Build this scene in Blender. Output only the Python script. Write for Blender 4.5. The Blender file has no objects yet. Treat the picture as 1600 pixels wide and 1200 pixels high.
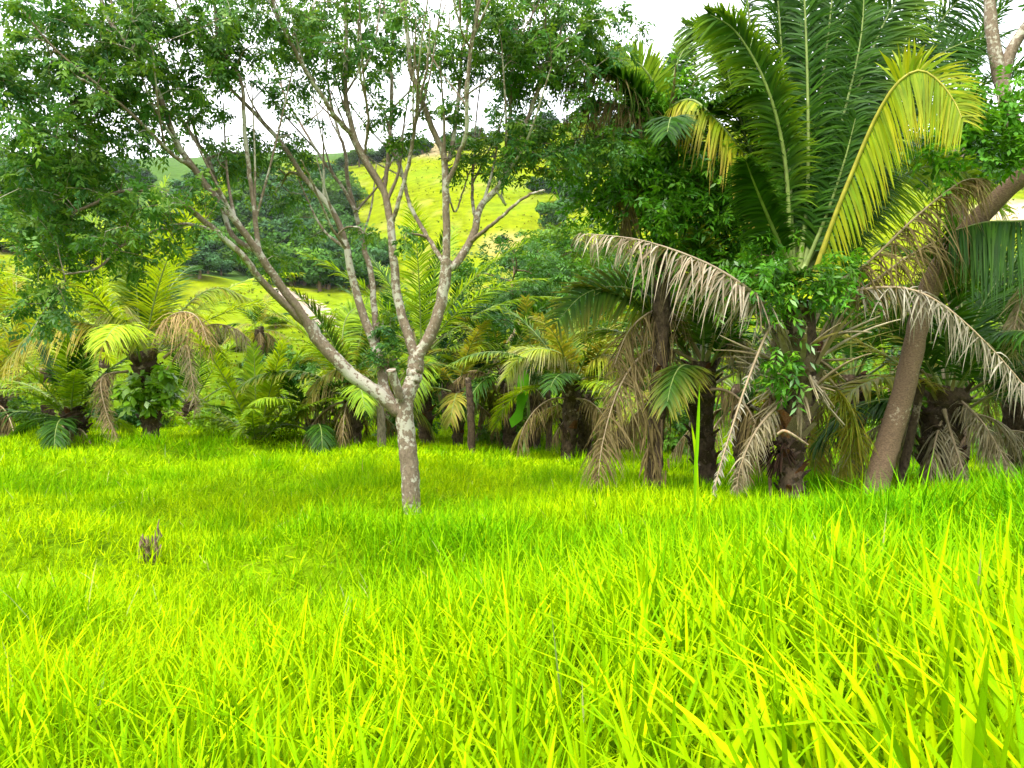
import bpy, math, random
import numpy as np
from mathutils import Vector

random.seed(7)
rng = np.random.default_rng(11)
sc = bpy.context.scene
COL = sc.collection
PI = math.pi

# ------------------------------------------------------------------ camera
CAMZ = 1.35          # eye height in metres
FPX = 1232.0         # focal length for a 1600 px wide frame
cam_d = bpy.data.cameras.new("camera")
cam = bpy.data.objects.new("camera", cam_d)
COL.objects.link(cam)
cam.location = (0, 0, CAMZ)
cam.rotation_euler = (PI / 2, 0, 0)
cam_d.sensor_width = 36.0
cam_d.lens = 36.0 * FPX / 1600.0
cam_d.clip_start = 0.05
cam_d.clip_end = 9000
sc.camera = cam

# ------------------------------------------------------------------ sky and sun
SUN_DIR = Vector((-0.42, -0.50, 1.0)).normalized()     # towards the sun: high, from behind the camera's left
world = bpy.data.worlds.new("World")
sc.world = world
world.use_nodes = True
wt = world.node_tree
wt.nodes.clear()
w_out = wt.nodes.new("ShaderNodeOutputWorld")
w_bg = wt.nodes.new("ShaderNodeBackground")
w_sky = wt.nodes.new("ShaderNodeTexSky")
w_sky.sky_type = 'NISHITA'
w_sky.sun_disc = False
w_sky.sun_elevation = math.asin(SUN_DIR.z)
w_sky.sun_rotation = math.atan2(SUN_DIR.x, SUN_DIR.y)
w_sky.dust_density = 2.0
w_co = wt.nodes.new("ShaderNodeTexCoord")
w_no = wt.nodes.new("ShaderNodeTexNoise")
w_no.inputs["Scale"].default_value = 2.4
w_no.inputs["Detail"].default_value = 6
w_rmp = wt.nodes.new("ShaderNodeMapRange")
w_rmp.inputs[1].default_value = 0.33
w_rmp.inputs[2].default_value = 0.52
w_rmp.inputs[3].default_value = 0.55
w_rmp.inputs[4].default_value = 1.0
w_mix = wt.nodes.new("ShaderNodeMixRGB")
w_mix.inputs[2].default_value = (6.4, 6.6, 6.9, 1)      # white cloud sheet, in the sky node's own units
wt.links.new(w_co.outputs["Generated"], w_no.inputs["Vector"])
wt.links.new(w_no.outputs["Fac"], w_rmp.inputs[0])
wt.links.new(w_rmp.outputs[0], w_mix.inputs[0])
wt.links.new(w_sky.outputs[0], w_mix.inputs[1])
wt.links.new(w_mix.outputs[0], w_bg.inputs["Color"])
w_bg.inputs["Strength"].default_value = 0.15
wt.links.new(w_bg.outputs[0], w_out.inputs[0])

sun_d = bpy.data.lights.new("sun", 'SUN')
sun = bpy.data.objects.new("sun", sun_d)
COL.objects.link(sun)
sun_d.energy = 2.4
sun_d.angle = math.radians(28)
sun_d.color = (1.0, 0.96, 0.88)
sun.rotation_euler = (-SUN_DIR).to_track_quat('-Z', 'Y').to_euler()

sc.view_settings.view_transform = 'Standard'
sc.view_settings.look = 'None'
sc.view_settings.exposure = 1.8
sc.view_settings.gamma = 1.0
sc.render.engine = 'CYCLES'
sc.cycles.max_bounces = 8
sc.cycles.diffuse_bounces = 3
sc.cycles.transmission_bounces = 4
sc.cycles.glossy_bounces = 2
sc.cycles.transparent_max_bounces = 4
sc.cycles.volume_bounces = 0

# ------------------------------------------------------------------ helpers
def nrm(v):
    return v / (np.linalg.norm(v, axis=-1, keepdims=True) + 1e-9)

def P(px, py, Y):
    """point at depth Y seen at photo pixel px, py"""
    return np.array([(px - 800.0) / FPX * Y, Y, CAMZ + (600.0 - py) / FPX * Y])

class Buf:
    """collects vertices, quads and vertex colours, then links ONE mesh object"""
    def __init__(self):
        self.V, self.F, self.C, self.n = [], [], [], 0
    def add(self, V, F, C=(1, 1, 1)):
        V = np.asarray(V, float).reshape(-1, 3)
        C = np.asarray(C, float)
        if C.ndim == 1:
            C = np.tile(C, (len(V), 1))
        self.V.append(V); self.F.append(np.asarray(F, int).reshape(-1, 4) + self.n); self.C.append(C)
        self.n += len(V)
    def mesh(self, name, origin=(0, 0, 0), smooth=True):
        V = np.concatenate(self.V) - np.asarray(origin, float)
        F = np.concatenate(self.F); C = np.concatenate(self.C)
        m = bpy.data.meshes.new(name)
        m.vertices.add(len(V)); m.vertices.foreach_set("co", V.astype(np.float32).ravel())
        m.loops.add(F.size); m.loops.foreach_set("vertex_index", F.astype(np.int32).ravel())
        m.polygons.add(len(F))
        m.polygons.foreach_set("loop_start", np.arange(0, F.size, 4, dtype=np.int32))
        m.polygons.foreach_set("use_smooth", np.full(len(F), smooth, dtype=bool))
        a = m.color_attributes.new("Col", 'FLOAT_COLOR', 'POINT')
        a.data.foreach_set("color", np.concatenate([C, np.ones((len(C), 1))], 1).astype(np.float32).ravel())
        m.update(calc_edges=True)
        return m
    def build(self, name, mat, parent=None, origin=(0, 0, 0), smooth=True):
        m = self.mesh(name, origin, smooth)
        m.materials.append(mat)
        return link(name, m, parent, origin if parent is None else (0, 0, 0))

def link(name, m, parent=None, loc=(0, 0, 0)):
    o = bpy.data.objects.new(name, m)
    COL.objects.link(o)
    o.location = tuple(float(c) for c in loc)
    if parent is not None:
        o.parent = parent
    return o

def tag(o, label=None, cat=None, group=None, kind=None):
    if label: o["label"] = label
    if cat: o["category"] = cat
    if group: o["group"] = group
    if kind: o["kind"] = kind
    return o

def thing(name, label, cat, loc, group=None):
    e = link(name, None, None, loc)
    e.empty_display_size = 0.2
    return tag(e, label, cat, group)

def spline(pts, n=24):
    """Catmull-Rom through points of any width"""
    p = np.asarray(pts, float)
    if len(p) == 2:
        t = np.linspace(0, 1, n)[:, None]
        return p[0] * (1 - t) + p[1] * t
    q = np.vstack([2 * p[0] - p[1], p, 2 * p[-1] - p[-2]])
    seg = len(p) - 1
    u = np.linspace(0, seg - 1e-6, n)
    i = u.astype(int); t = (u - i)[:, None]
    a, b, c, d = q[i], q[i + 1], q[i + 2], q[i + 3]
    return 0.5 * (2 * b + (c - a) * t + (2 * a - 5 * b + 4 * c - d) * t ** 2 + (3 * b - a - 3 * c + d) * t ** 3)

def tube(buf, pts, rad, k=8, col=(1, 1, 1), lump=0.0):
    p = np.asarray(pts, float); n = len(p)
    rad = np.broadcast_to(np.asarray(rad, float), (n,))
    T = nrm(np.gradient(p, axis=0))
    ref = np.array([0.31, 0.95, 0.07]) if abs(T[0][1]) < 0.9 else np.array([1.0, 0.1, 0.0])
    U = nrm(ref - (T @ ref)[:, None] * T)
    W = np.cross(T, U)
    a = np.linspace(0, 2 * PI, k, endpoint=False)
    r = rad[:, None] * (1 + (lump * rng.standard_normal((n, k)) if lump else 0))
    V = p[:, None] + r[..., None] * (np.cos(a)[None, :, None] * U[:, None] + np.sin(a)[None, :, None] * W[:, None])
    V = V.reshape(-1, 3)
    i = np.arange(n - 1)[:, None] * k; j = np.arange(k)[None, :]; j2 = (j + 1) % k
    F = np.stack([i + j, i + j2, i + k + j2, i + k + j], -1).reshape(-1, 4)
    c = np.asarray(col, float)
    if c.ndim == 2: c = np.repeat(c, k, 0)
    buf.add(V, F, c)
    # end caps as fans of degenerate-free quads
    for e, idx in ((0, np.arange(k)), (n - 1, (n - 1) * k + np.arange(k))):
        cen = p[e]
        Vc = np.vstack([V[idx], cen[None]])
        Fc = np.array([[q, (q + 1) % k, k, k] for q in range(k)])
        # quads need four distinct corners: pair neighbouring wedges
        Fc = np.array([[q, (q + 1) % k, (q + 2) % k, k] for q in range(0, k - 1, 2)])
        cc = c if c.ndim == 1 else c[0 if e == 0 else -1]
        buf.add(Vc, Fc, cc)

def strips(buf, base, d, wv, length, width, droop, segs, col, tipcol=None, prof=None, grav=None):
    """N bent blades at once: base, direction d, width direction wv"""
    N = len(base)
    t = np.linspace(0, 1, segs + 1)
    if prof is None:
        prof = np.interp(t, [0, 0.2, 0.55, 0.85, 1], [0.55, 1, 0.85, 0.42, 0.03])
    g = np.array([0, 0, -1.0]) if grav is None else grav
    L = length[:, None, None]
    pos = base[:, None] + d[:, None] * L * t[None, :, None] + g * (droop[:, None, None] * L * (t ** 2)[None, :, None])
    off = wv[:, None] * (width[:, None] * prof[None] * 0.5)[..., None]
    V = np.stack([pos - off, pos + off], 2).reshape(-1, 3)
    b = (np.arange(N) * 2 * (segs + 1))[:, None]; s = (np.arange(segs) * 2)[None]
    F = np.stack([b + s, b + s + 1, b + s + 3, b + s + 2], -1).reshape(-1, 4)
    if tipcol is None:
        C = np.repeat(col, 2 * (segs + 1), 0)
    else:
        C = col[:, None] * (1 - t ** 2)[None, :, None] + tipcol[:, None] * (t ** 2)[None, :, None]
        C = np.repeat(C.reshape(-1, 3), 2, 0)
    buf.add(V, F, C)

def rand_dir(n):
    return nrm(rng.standard_normal((n, 3)))

def vnoise(x, y, s, seed=0):
    """smooth value noise in 0..1"""
    x = np.asarray(x, float) / s + seed * 17.3; y = np.asarray(y, float) / s + seed * 9.1
    xi = np.floor(x); yi = np.floor(y); fx = x - xi; fy = y - yi
    fx = fx * fx * (3 - 2 * fx); fy = fy * fy * (3 - 2 * fy)
    h = lambda a, b: np.modf(np.abs(np.sin(a * 127.1 + b * 311.7 + seed) * 43758.5453))[0]
    return (h(xi, yi) * (1 - fx) + h(xi + 1, yi) * fx) * (1 - fy) + (h(xi, yi + 1) * (1 - fx) + h(xi + 1, yi + 1) * fx) * fy

# ------------------------------------------------------------------ materials
def mat_base(name):
    m = bpy.data.materials.new(name); m.use_nodes = True
    nt = m.node_tree
    return m, nt, nt.nodes["Principled BSDF"], nt.nodes["Material Output"]

def leaf_mat(name, trans=0.4, rough=0.45, spec=0.3, nscale=6.0, namp=0.35, tint=(1, 1, 1), vary=False):
    """leaf colour from the mesh's pigment attribute, mottled by noise; part of the light passes through"""
    m, nt, bs, out = mat_base(name)
    at = nt.nodes.new("ShaderNodeAttribute"); at.attribute_name = "Col"
    no = nt.nodes.new("ShaderNodeTexNoise"); no.inputs["Scale"].default_value = nscale; no.inputs["Detail"].default_value = 2
    tc = nt.nodes.new("ShaderNodeTexCoord")
    mr = nt.nodes.new("ShaderNodeMapRange"); mr.inputs[1].default_value = 0.25; mr.inputs[2].default_value = 0.75
    mr.inputs[3].default_value = 1 - namp; mr.inputs[4].default_value = 1 + namp
    mu = nt.nodes.new("ShaderNodeVectorMath"); mu.operation = 'SCALE'
    mt = nt.nodes.new("ShaderNodeVectorMath"); mt.operation = 'MULTIPLY'; mt.inputs[1].default_value = tint
    nt.links.new(tc.outputs["Object"], no.inputs["Vector"]); nt.links.new(no.outputs["Fac"], mr.inputs[0])
    nt.links.new(at.outputs["Color"], mt.inputs[0]); nt.links.new(mt.outputs[0], mu.inputs[0]); nt.links.new(mr.outputs[0], mu.inputs["Scale"])
    if vary:      # each tree its own shade of green
        oi = nt.nodes.new("ShaderNodeObjectInfo"); vr = nt.nodes.new("ShaderNodeMapRange"); vr.inputs[3].default_value = .6; vr.inputs[4].default_value = 1.55
        m2 = nt.nodes.new("ShaderNodeVectorMath"); m2.operation = 'SCALE'
        nt.links.new(oi.outputs["Random"], vr.inputs[0]); nt.links.new(mu.outputs[0], m2.inputs[0]); nt.links.new(vr.outputs[0], m2.inputs["Scale"])
        mu = m2
    nt.links.new(mu.outputs[0], bs.inputs["Base Color"])
    bs.inputs["Roughness"].default_value = rough
    bs.inputs["Specular IOR Level"].default_value = spec
    if trans > 0:
        tr = nt.nodes.new("ShaderNodeBsdfTranslucent"); mx = nt.nodes.new("ShaderNodeMixShader")
        ty = nt.nodes.new("ShaderNodeVectorMath"); ty.operation = 'MULTIPLY'; ty.inputs[1].default_value = (1.25, 1.15, 0.6)
        nt.links.new(mu.outputs[0], ty.inputs[0])
        nt.links.new(ty.outputs[0], tr.inputs["Color"])
        mx.inputs[0].default_value = trans
        nt.links.new(bs.outputs[0], mx.inputs[1]); nt.links.new(tr.outputs[0], mx.inputs[2])
        nt.links.new(mx.outputs[0], out.inputs["Surface"])
    return m

def bark_mat(name, c1, c2, c3, scale=9.0, stretch=0.35, bump=0.5, patch=0.55):
    """two-tone bark with paler lichen patches and relief"""
    m, nt, bs, out = mat_base(name)
    tc = nt.nodes.new("ShaderNodeTexCoord"); mp = nt.nodes.new("ShaderNodeMapping")
    mp.inputs["Scale"].default_value = (1, 1, stretch)
    n1 = nt.nodes.new("ShaderNodeTexNoise"); n1.inputs["Scale"].default_value = scale * 2.2; n1.inputs["Detail"].default_value = 7; n1.inputs["Roughness"].default_value = 0.7
    n2 = nt.nodes.new("ShaderNodeTexNoise"); n2.inputs["Scale"].default_value = scale; n2.inputs["Detail"].default_value = 5; n2.inputs["Roughness"].default_value = 0.65
    r1 = nt.nodes.new("ShaderNodeValToRGB"); r1.color_ramp.elements[0].position = 0.32; r1.color_ramp.elements[0].color = (*c1, 1)
    r1.color_ramp.elements[1].position = 0.68; r1.color_ramp.elements[1].color = (*c2, 1)
    r2 = nt.nodes.new("ShaderNodeMapRange"); r2.inputs[1].default_value = patch; r2.inputs[2].default_value = patch + 0.07
    mx = nt.nodes.new("ShaderNodeMixRGB"); mx.inputs[2].default_value = (*c3, 1)
    at = nt.nodes.new("ShaderNodeAttribute"); at.attribute_name = "Col"
    mm = nt.nodes.new("ShaderNodeMixRGB"); mm.blend_type = 'MULTIPLY'; mm.inputs[0].default_value = 1
    bp = nt.nodes.new("ShaderNodeBump"); bp.inputs["Strength"].default_value = bump; bp.inputs["Distance"].default_value = 0.02
    nt.links.new(tc.outputs["Object"], mp.inputs[0])
    nt.links.new(mp.outputs[0], n1.inputs["Vector"]); nt.links.new(tc.outputs["Object"], n2.inputs["Vector"])
    nt.links.new(n1.outputs["Fac"], r1.inputs[0])
    n3 = nt.nodes.new("ShaderNodeTexNoise"); n3.inputs["Scale"].default_value = 2.6; n3.inputs["Detail"].default_value = 3
    av = nt.nodes.new("ShaderNodeMath"); av.operation = 'MULTIPLY_ADD'; av.inputs[1].default_value = .9
    sb = nt.nodes.new("ShaderNodeMath"); sb.operation = 'SUBTRACT'; sb.inputs[1].default_value = .45
    nt.links.new(tc.outputs["Object"], n3.inputs["Vector"]); nt.links.new(n3.outputs["Fac"], av.inputs[0]); nt.links.new(n2.outputs["Fac"], av.inputs[2])
    nt.links.new(av.outputs[0], sb.inputs[0]); nt.links.new(sb.outputs[0], r2.inputs[0])
    nt.links.new(r2.outputs[0], mx.inputs[0]); nt.links.new(r1.outputs[0], mx.inputs[1])
    nt.links.new(mx.outputs[0], mm.inputs[1]); nt.links.new(at.outputs["Color"], mm.inputs[2])
    nt.links.new(mm.outputs[0], bs.inputs["Base Color"])
    nt.links.new(n1.outputs["Fac"], bp.inputs["Height"]); nt.links.new(bp.outputs[0], bs.inputs["Normal"])
    bs.inputs["Roughness"].default_value = 0.9; bs.inputs["Specular IOR Level"].default_value = 0.15
    return m

def ground_mat(name, scale, amp, bump=0.4):
    m, nt, bs, out = mat_base(name)
    at = nt.nodes.new("ShaderNodeAttribute"); at.attribute_name = "Col"
    tc = nt.nodes.new("ShaderNodeTexCoord")
    no = nt.nodes.new("ShaderNodeTexNoise"); no.inputs["Scale"].default_value = scale; no.inputs["Detail"].default_value = 8; no.inputs["Roughness"].default_value = 0.7
    mr = nt.nodes.new("ShaderNodeMapRange"); mr.inputs[1].default_value = 0.3; mr.inputs[2].default_value = 0.7
    mr.inputs[3].default_value = 1 - amp; mr.inputs[4].default_value = 1 + amp
    mu = nt.nodes.new("ShaderNodeVectorMath"); mu.operation = 'SCALE'
    bp = nt.nodes.new("ShaderNodeBump"); bp.inputs["Strength"].default_value = bump; bp.inputs["Distance"].default_value = 0.3
    nt.links.new(tc.outputs["Object"], no.inputs["Vector"]); nt.links.new(no.outputs["Fac"], mr.inputs[0])
    nt.links.new(at.outputs["Color"], mu.inputs[0]); nt.links.new(mr.outputs[0], mu.inputs["Scale"])
    nt.links.new(mu.outputs[0], bs.inputs["Base Color"])
    nt.links.new(no.outputs["Fac"], bp.inputs["Height"]); nt.links.new(bp.outputs[0], bs.inputs["Normal"])
    bs.inputs["Roughness"].default_value = 1.0; bs.inputs["Specular IOR Level"].default_value = 0.0
    return m

M_GRASS = leaf_mat("grass_blade", 0.24, 0.6, 0.015, 3.0, 0.18)
M_LEAF = leaf_mat("tree_leaf", 0.38, 0.5, 0.22, 2.0, 0.25)
M_VINE = leaf_mat("vine_leaf", 0.35, 0.35, 0.45, 5.0, 0.2)
M_FAR = leaf_mat("far_leaf", 0.25, 0.7, 0.1, 0.25, 0.3)
M_FROND = leaf_mat("palm_leaflet", 0.38, 0.5, 0.16, 4.0, 0.25)
M_DEAD = leaf_mat("dry_leaflet", 0.22, 0.8, 0.1, 14.0, 0.3)
M_RACHIS = leaf_mat("palm_rachis", 0.0, 0.5, 0.3, 12.0, 0.25)
M_BARK = bark_mat("lichen_bark", (0.105, 0.076, 0.052), (0.25, 0.19, 0.135), (0.38, 0.355, 0.285), 21.0, 0.6, 0.5, 0.52)
M_BARK2 = bark_mat("brown_bark", (0.085, 0.056, 0.036), (0.235, 0.155, 0.095), (0.31, 0.25, 0.175), 22.0, 1.9, 0.8, 0.66)
M_PALMBARK = bark_mat("palm_bark", (0.018, 0.013, 0.009), (0.12, 0.08, 0.05), (0.23, 0.18, 0.13), 10.0, 0.6, 1.0, 0.62)
M_BOOT = bark_mat("leaf_base_bark", (0.075, 0.055, 0.036), (0.25, 0.205, 0.15), (0.19, 0.095, 0.04), 14.0, 0.4, 0.6, 0.62)
M_WOOD = bark_mat("weathered_wood", (0.13, 0.10, 0.075), (0.38, 0.32, 0.27), (0.08, 0.065, 0.05), 30.0, 0.12, 0.8, 0.62)
M_GROUND = ground_mat("pasture_soil", 6.0, 0.45)
M_HILL = ground_mat("hill_pasture", 0.16, 0.45, 0.4)
M_TRACK = ground_mat("dirt_track", 0.4, 0.2)

# ------------------------------------------------------------------ terrain
GP = np.array([(0, 0, .27), (-1.2, 1.5, .15), (-3, 2, .08), (0, 1.5, .26), (1, 1.5, .36), (2.2, 2, .60), (2.4, 3.2, .64), (3.6, 4, .74), (1, 3, .28), (0, 3, .16), (0, 5, .05), (2.3, 5.2, .26),
               (-1.07, 8.3, 0), (2.84, 8, .14), (3.56, 7.8, .15), (1.54, 8.6, .12), (-5, 8, .08), (-11, 16.5, .30), (-7, 16.5, .26), (-5, 16, .26),
               (-3, 15, .19), (0, 15, .02), (1, 14, 0), (5, 12, -.2), (7, 17, -.5), (3, 17, -.4), (5, 20, -.6), (0, 20, -.4), (-8, 22, -.2),
               (10, 10, .1), (-6, 3, .1), (6, 6, .5), (-2, 6, .05), (6, 3, .7), (0, -4, .2), (-6, -4, .1), (6, -4, .5), (11, 18, -.4), (-14, 8, .2)], float)

def g_near(x, y):
    x = np.asarray(x, float); y = np.asarray(y, float)
    d = np.sqrt(x * x + y * y)
    num = 0; den = 1e-9
    for (a, b, z) in GP:
        h = 0.16 * math.hypot(a, b) + 0.65
        w = np.exp(-((x - a) ** 2 + (y - b) ** 2) / (2 * h * h)) + 1e-12 / (1 + (x - a) ** 2 + (y - b) ** 2)
        num = num + w * z; den = den + w
    z = num / den
    lumps = (vnoise(x, y, 1.25, 3) - 0.5) * 0.36 + (vnoise(x, y, 0.6, 5) - 0.5) * 0.12
    left = np.clip((1.5 - x) / 3.0, 0.25, 1) * np.clip((d - 2.0) / 3.0, 0, 1)
    return z + lumps * left

HD = np.array([25, 40, 70, 120, 200, 300, 400, 520, 650, 800, 1500, 1700], float)
HU = np.array([-400, 0, 250, 430, 550, 700, 850, 1000, 1250, 1450, 1600, 2000], float)
HPY = np.array([
    [650, 690, 620, 540, 450, 370, 330, 300, 285, 268, 250, 246],
    [650, 690, 620, 540, 450, 370, 330, 300, 285, 268, 250, 246],
    [650, 690, 625, 555, 480, 420, 360, 312, 285, 268, 250, 244],
    [650, 690, 630, 560, 480, 438, 365, 305, 275, 258, 243, 238],
    [650, 690, 630, 570, 490, 432, 368, 300, 255, 252, 243, 240],
    [650, 690, 635, 575, 500, 430, 345, 268, 228, 238, 243, 244],
    [650, 690, 635, 575, 500, 415, 335, 248, 196, 210, 235, 240],
    [650, 690, 635, 575, 490, 405, 330, 240, 182, 196, 230, 240],
    [650, 690, 635, 560, 470, 390, 320, 255, 205, 212, 225, 240],
    [650, 690, 630, 520, 430, 365, 325, 275, 245, 225, 208, 235],
    [650, 690, 620, 480, 400, 345, 312, 280, 250, 228, 210, 235],
    [650, 690, 620, 480, 400, 345, 312, 280, 250, 228, 210, 235]], float)

def py_tab(u, D):
    u = np.clip(u, HU[0], HU[-1])
    ld = np.log(np.clip(D, HD[0], HD[-1])); lh = np.log(HD)
    i = np.clip(np.searchsorted(HU, u) - 1, 0, len(HU) - 2)
    t = (u - HU[i]) / (HU[i + 1] - HU[i]); t = t * t * (3 - 2 * t)
    j = np.clip(np.searchsorted(lh, ld) - 1, 0, len(lh) - 2)
    s = (ld - lh[j]) / (lh[j + 1] - lh[j])
    return ((HPY[i, j] * (1 - s) + HPY[i, j + 1] * s) * (1 - t) + (HPY[i + 1, j] * (1 - s) + HPY[i + 1, j + 1] * s) * t)

def height(x, y):
    """terrain height anywhere: pasture near by, valley, then hills all round"""
    x = np.asarray(x, float); y = np.asarray(y, float)
    r = np.hypot(x, y); th = np.arctan2(x, y); lim = math.radians(47)
    thc = np.clip(th, -lim, lim)
    uf = 800 + FPX * np.tan(thc)
    k = np.clip((np.abs(th) - lim) / (PI - lim), 0, 1)       # behind the camera both flanks run together
    u = np.where(th < 0, uf * (1 - k) + 700 * k, uf * (1 - k) + 700 * k)
    D = r * np.cos(thc)
    zf = CAMZ + (600 - py_tab(u, D)) / FPX * D
    zf = zf + (vnoise(x, y, 38, 2) - 0.5) * np.clip((r - 60) / 100, 0, 1) * 9 + (vnoise(x, y, 12, 6) - 0.5) * np.clip((r - 40) / 100, 0, 1) * 2.2
    zn = g_near(x, y)
    b = np.clip((r - 19) / 7, 0, 1); b = b * b * (3 - 2 * b)
    return zn * (1 - b) + zf * b

def ground_hit(px, py, y0=2.0, y1=2600.0):
    """first point of the terrain along the view line of a photo pixel"""
    Y = np.exp(np.linspace(math.log(y0), math.log(y1), 1500))
    x = (px - 800) / FPX * Y
    z = CAMZ + (600 - py) / FPX * Y
    f = z - height(x, Y)
    i = np.argmax(f < 0)
    if f[i] >= 0: i = len(Y) - 1
    return np.array([x[i], Y[i], height(x[i], Y[i])])

PAST = np.array([0.135, 0.168, 0.003])
def hill_colour(x, y, z):
    D = np.maximum(y, 1.0)
    u = np.where(y > 1, 800 + FPX * x / D, -400); v = 600 - (z - CAMZ) * FPX / D
    c = np.tile(PAST, x.shape + (1,))
    n1 = vnoise(x, y, 26, 1); n2 = vnoise(x, y, 9, 4)
    mixto = lambda c, t, col: c * (1 - t[..., None]) + np.array(col) * t[..., None]
    c = mixto(c, np.clip((n1 - 0.55) * 2.2, 0, 0.5), (0.12, 0.19, 0.012))
    c = mixto(c, np.clip((n2 - 0.72) * 3, 0, 0.4), (0.22, 0.20, 0.06))
    blob = lambda cu, cv, ru, rv: np.clip(1.5 - ((u - cu) / ru) ** 2 - ((v - cv) / rv) ** 2, 0, 1)
    c = mixto(c, blob(670, 232, 35, 14) * 0.8 * (D > 300), (0.22, 0.16, 0.10))
    c = mixto(c, blob(795, 385, 45, 22) * 0.6 * (D > 150), (0.33, 0.25, 0.10))
    c = mixto(c, blob(1590, 330, 70, 16) * 0.95 * (D > 100), (0.42, 0.31, 0.22))
    c = mixto(c, np.clip((170 - D) / 60, 0, 1), (.06, .105, .004))
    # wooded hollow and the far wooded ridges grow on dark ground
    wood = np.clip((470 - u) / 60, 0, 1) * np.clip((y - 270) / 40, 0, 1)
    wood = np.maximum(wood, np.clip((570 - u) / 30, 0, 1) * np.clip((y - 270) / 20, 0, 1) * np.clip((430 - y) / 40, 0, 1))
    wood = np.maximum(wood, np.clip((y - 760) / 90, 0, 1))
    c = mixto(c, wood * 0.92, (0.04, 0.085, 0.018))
    return c

def sheet(name, rs, mat, colf):
    th = np.concatenate([np.radians(np.arange(-180, -50, 5)), np.radians(np.arange(-50, 50.01, 0.5)), np.radians(np.arange(55, 180, 5))])
    n = len(th)
    R, T = np.meshgrid(rs, th, indexing='ij')
    X = R * np.sin(T); Y = R * np.cos(T); Z = height(X, Y)
    V = np.stack([X, Y, Z], -1).reshape(-1, 3)
    i = np.arange(len(rs) - 1)[:, None] * n; j = np.arange(n)[None]; j2 = (j + 1) % n
    F = np.stack([i + j, i + j2, i + n + j2, i + n + j], -1).reshape(-1, 4)
    b = Buf(); b.add(V, F, colf(X, Y, Z).reshape(-1, 3))
    return tag(b.build(name, mat), kind="structure")

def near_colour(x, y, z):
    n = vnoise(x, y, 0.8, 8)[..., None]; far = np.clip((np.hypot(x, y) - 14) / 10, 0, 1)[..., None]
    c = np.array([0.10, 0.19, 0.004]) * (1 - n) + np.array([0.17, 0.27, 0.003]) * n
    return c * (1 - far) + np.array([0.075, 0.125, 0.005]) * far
sheet("ground", np.concatenate([[0.02], np.exp(np.linspace(math.log(0.3), math.log(60), 150))]), M_GROUND, near_colour)
sheet("hill", np.exp(np.linspace(math.log(60), math.log(1700), 150)), M_HILL, hill_colour)

def track(name, pts, widths, label):
    """a bare dirt strip that follows the terrain 6 cm above it"""
    c = spline(np.array([np.append(ground_hit(px, py, 22)[:2], w) for (px, py), w in zip(pts, widths)]), 40)
    T = nrm(np.gradient(c[:, :2], axis=0)); Nn = np.stack([-T[:, 1], T[:, 0]], 1)
    a = np.linspace(-0.5, 0.5, 5)
    XY = c[:, None, :2] + Nn[:, None] * (a[None, :, None] * c[:, None, 2:3] * (1 + 0.25 * rng.standard_normal((40, 1, 1))))
    Z = height(XY[..., 0], XY[..., 1]) + 0.35
    V = np.concatenate([XY, Z[..., None]], -1).reshape(-1, 3)
    i = np.arange(39)[:, None] * 5; j = np.arange(4)[None]
    F = np.stack([i + j, i + j + 1, i + j + 6, i + j + 5], -1).reshape(-1, 4)
    b = Buf(); b.add(V, F, (0.27, 0.215, 0.17))
    o = b.build(name, M_TRACK); tag(o, label, kind="structure")
track("dirt_track", [(430, 452), (455, 466), (480, 480), (502, 498), (510, 520)], [5, 6, 8, 8, 6], "pale bare dirt track cut across the grassy slope")
track("dirt_track", [(425, 592), (450, 590), (475, 588), (500, 589)], [3, 4, 4, 3], "pale strip of bare ground behind the young palm")

# ------------------------------------------------------------------ leaves and twigs
def sprays(buf, base, d, length, nl, ll, lw, cols, droop=0.25):
    """compound leaves: a short stalk with nl leaflets in two rows; one quad per leaflet"""
    N = len(base)
    up = nrm(np.array([0, 0, 1.0]) + 0.5 * rng.standard_normal((N, 3)))
    side = nrm(np.cross(d, up)); up = np.cross(side, d)
    k = np.arange(nl); t = (k // 2 + 1) / (nl // 2 + 0.6); sg = np.where(k % 2 == 0, 1.0, -1.0)
    pos = base[:, None] + d[:, None] * (length[:, None, None] * t[None, :, None]) - np.array([0, 0, 1.0]) * (droop * length[:, None, None] * (t ** 2)[None, :, None])
    jit = rng.standard_normal((N, nl, 3)) * 0.28
    ld = nrm(side[:, None] * sg[None, :, None] * 0.8 + d[:, None] * 0.55 - np.array([0, 0, 0.35]) + jit)
    lwv = nrm(np.cross(ld, up[:, None] + jit[..., ::-1]))
    L = (ll * rng.uniform(0.7, 1.25, (N, nl)))[..., None]; Wd = (lw * rng.uniform(0.75, 1.2, (N, nl)))[..., None]
    V = np.stack([pos, pos + ld * L * 0.5 + lwv * Wd * 0.5, pos + ld * L - np.array([0, 0, 0.12]) * L, pos + ld * L * 0.5 - lwv * Wd * 0.5], 2).reshape(-1, 3)
    F = np.arange(N * nl * 4).reshape(-1, 4)
    C = np.repeat(cols, nl, 0) * rng.uniform(0.85, 1.15, (N * nl, 1))
    buf.add(V, F, np.repeat(C, 4, 0))

def pick(cols, n, jit=0.18):
    c = np.asarray(cols, float)
    a = c[rng.integers(0, len(c), n)]; b = c[rng.integers(0, len(c), n)]; t = rng.random((n, 1))
    return (a * t + b * (1 - t)) * rng.uniform(1 - jit, 1 + jit, (n, 1))

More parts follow.
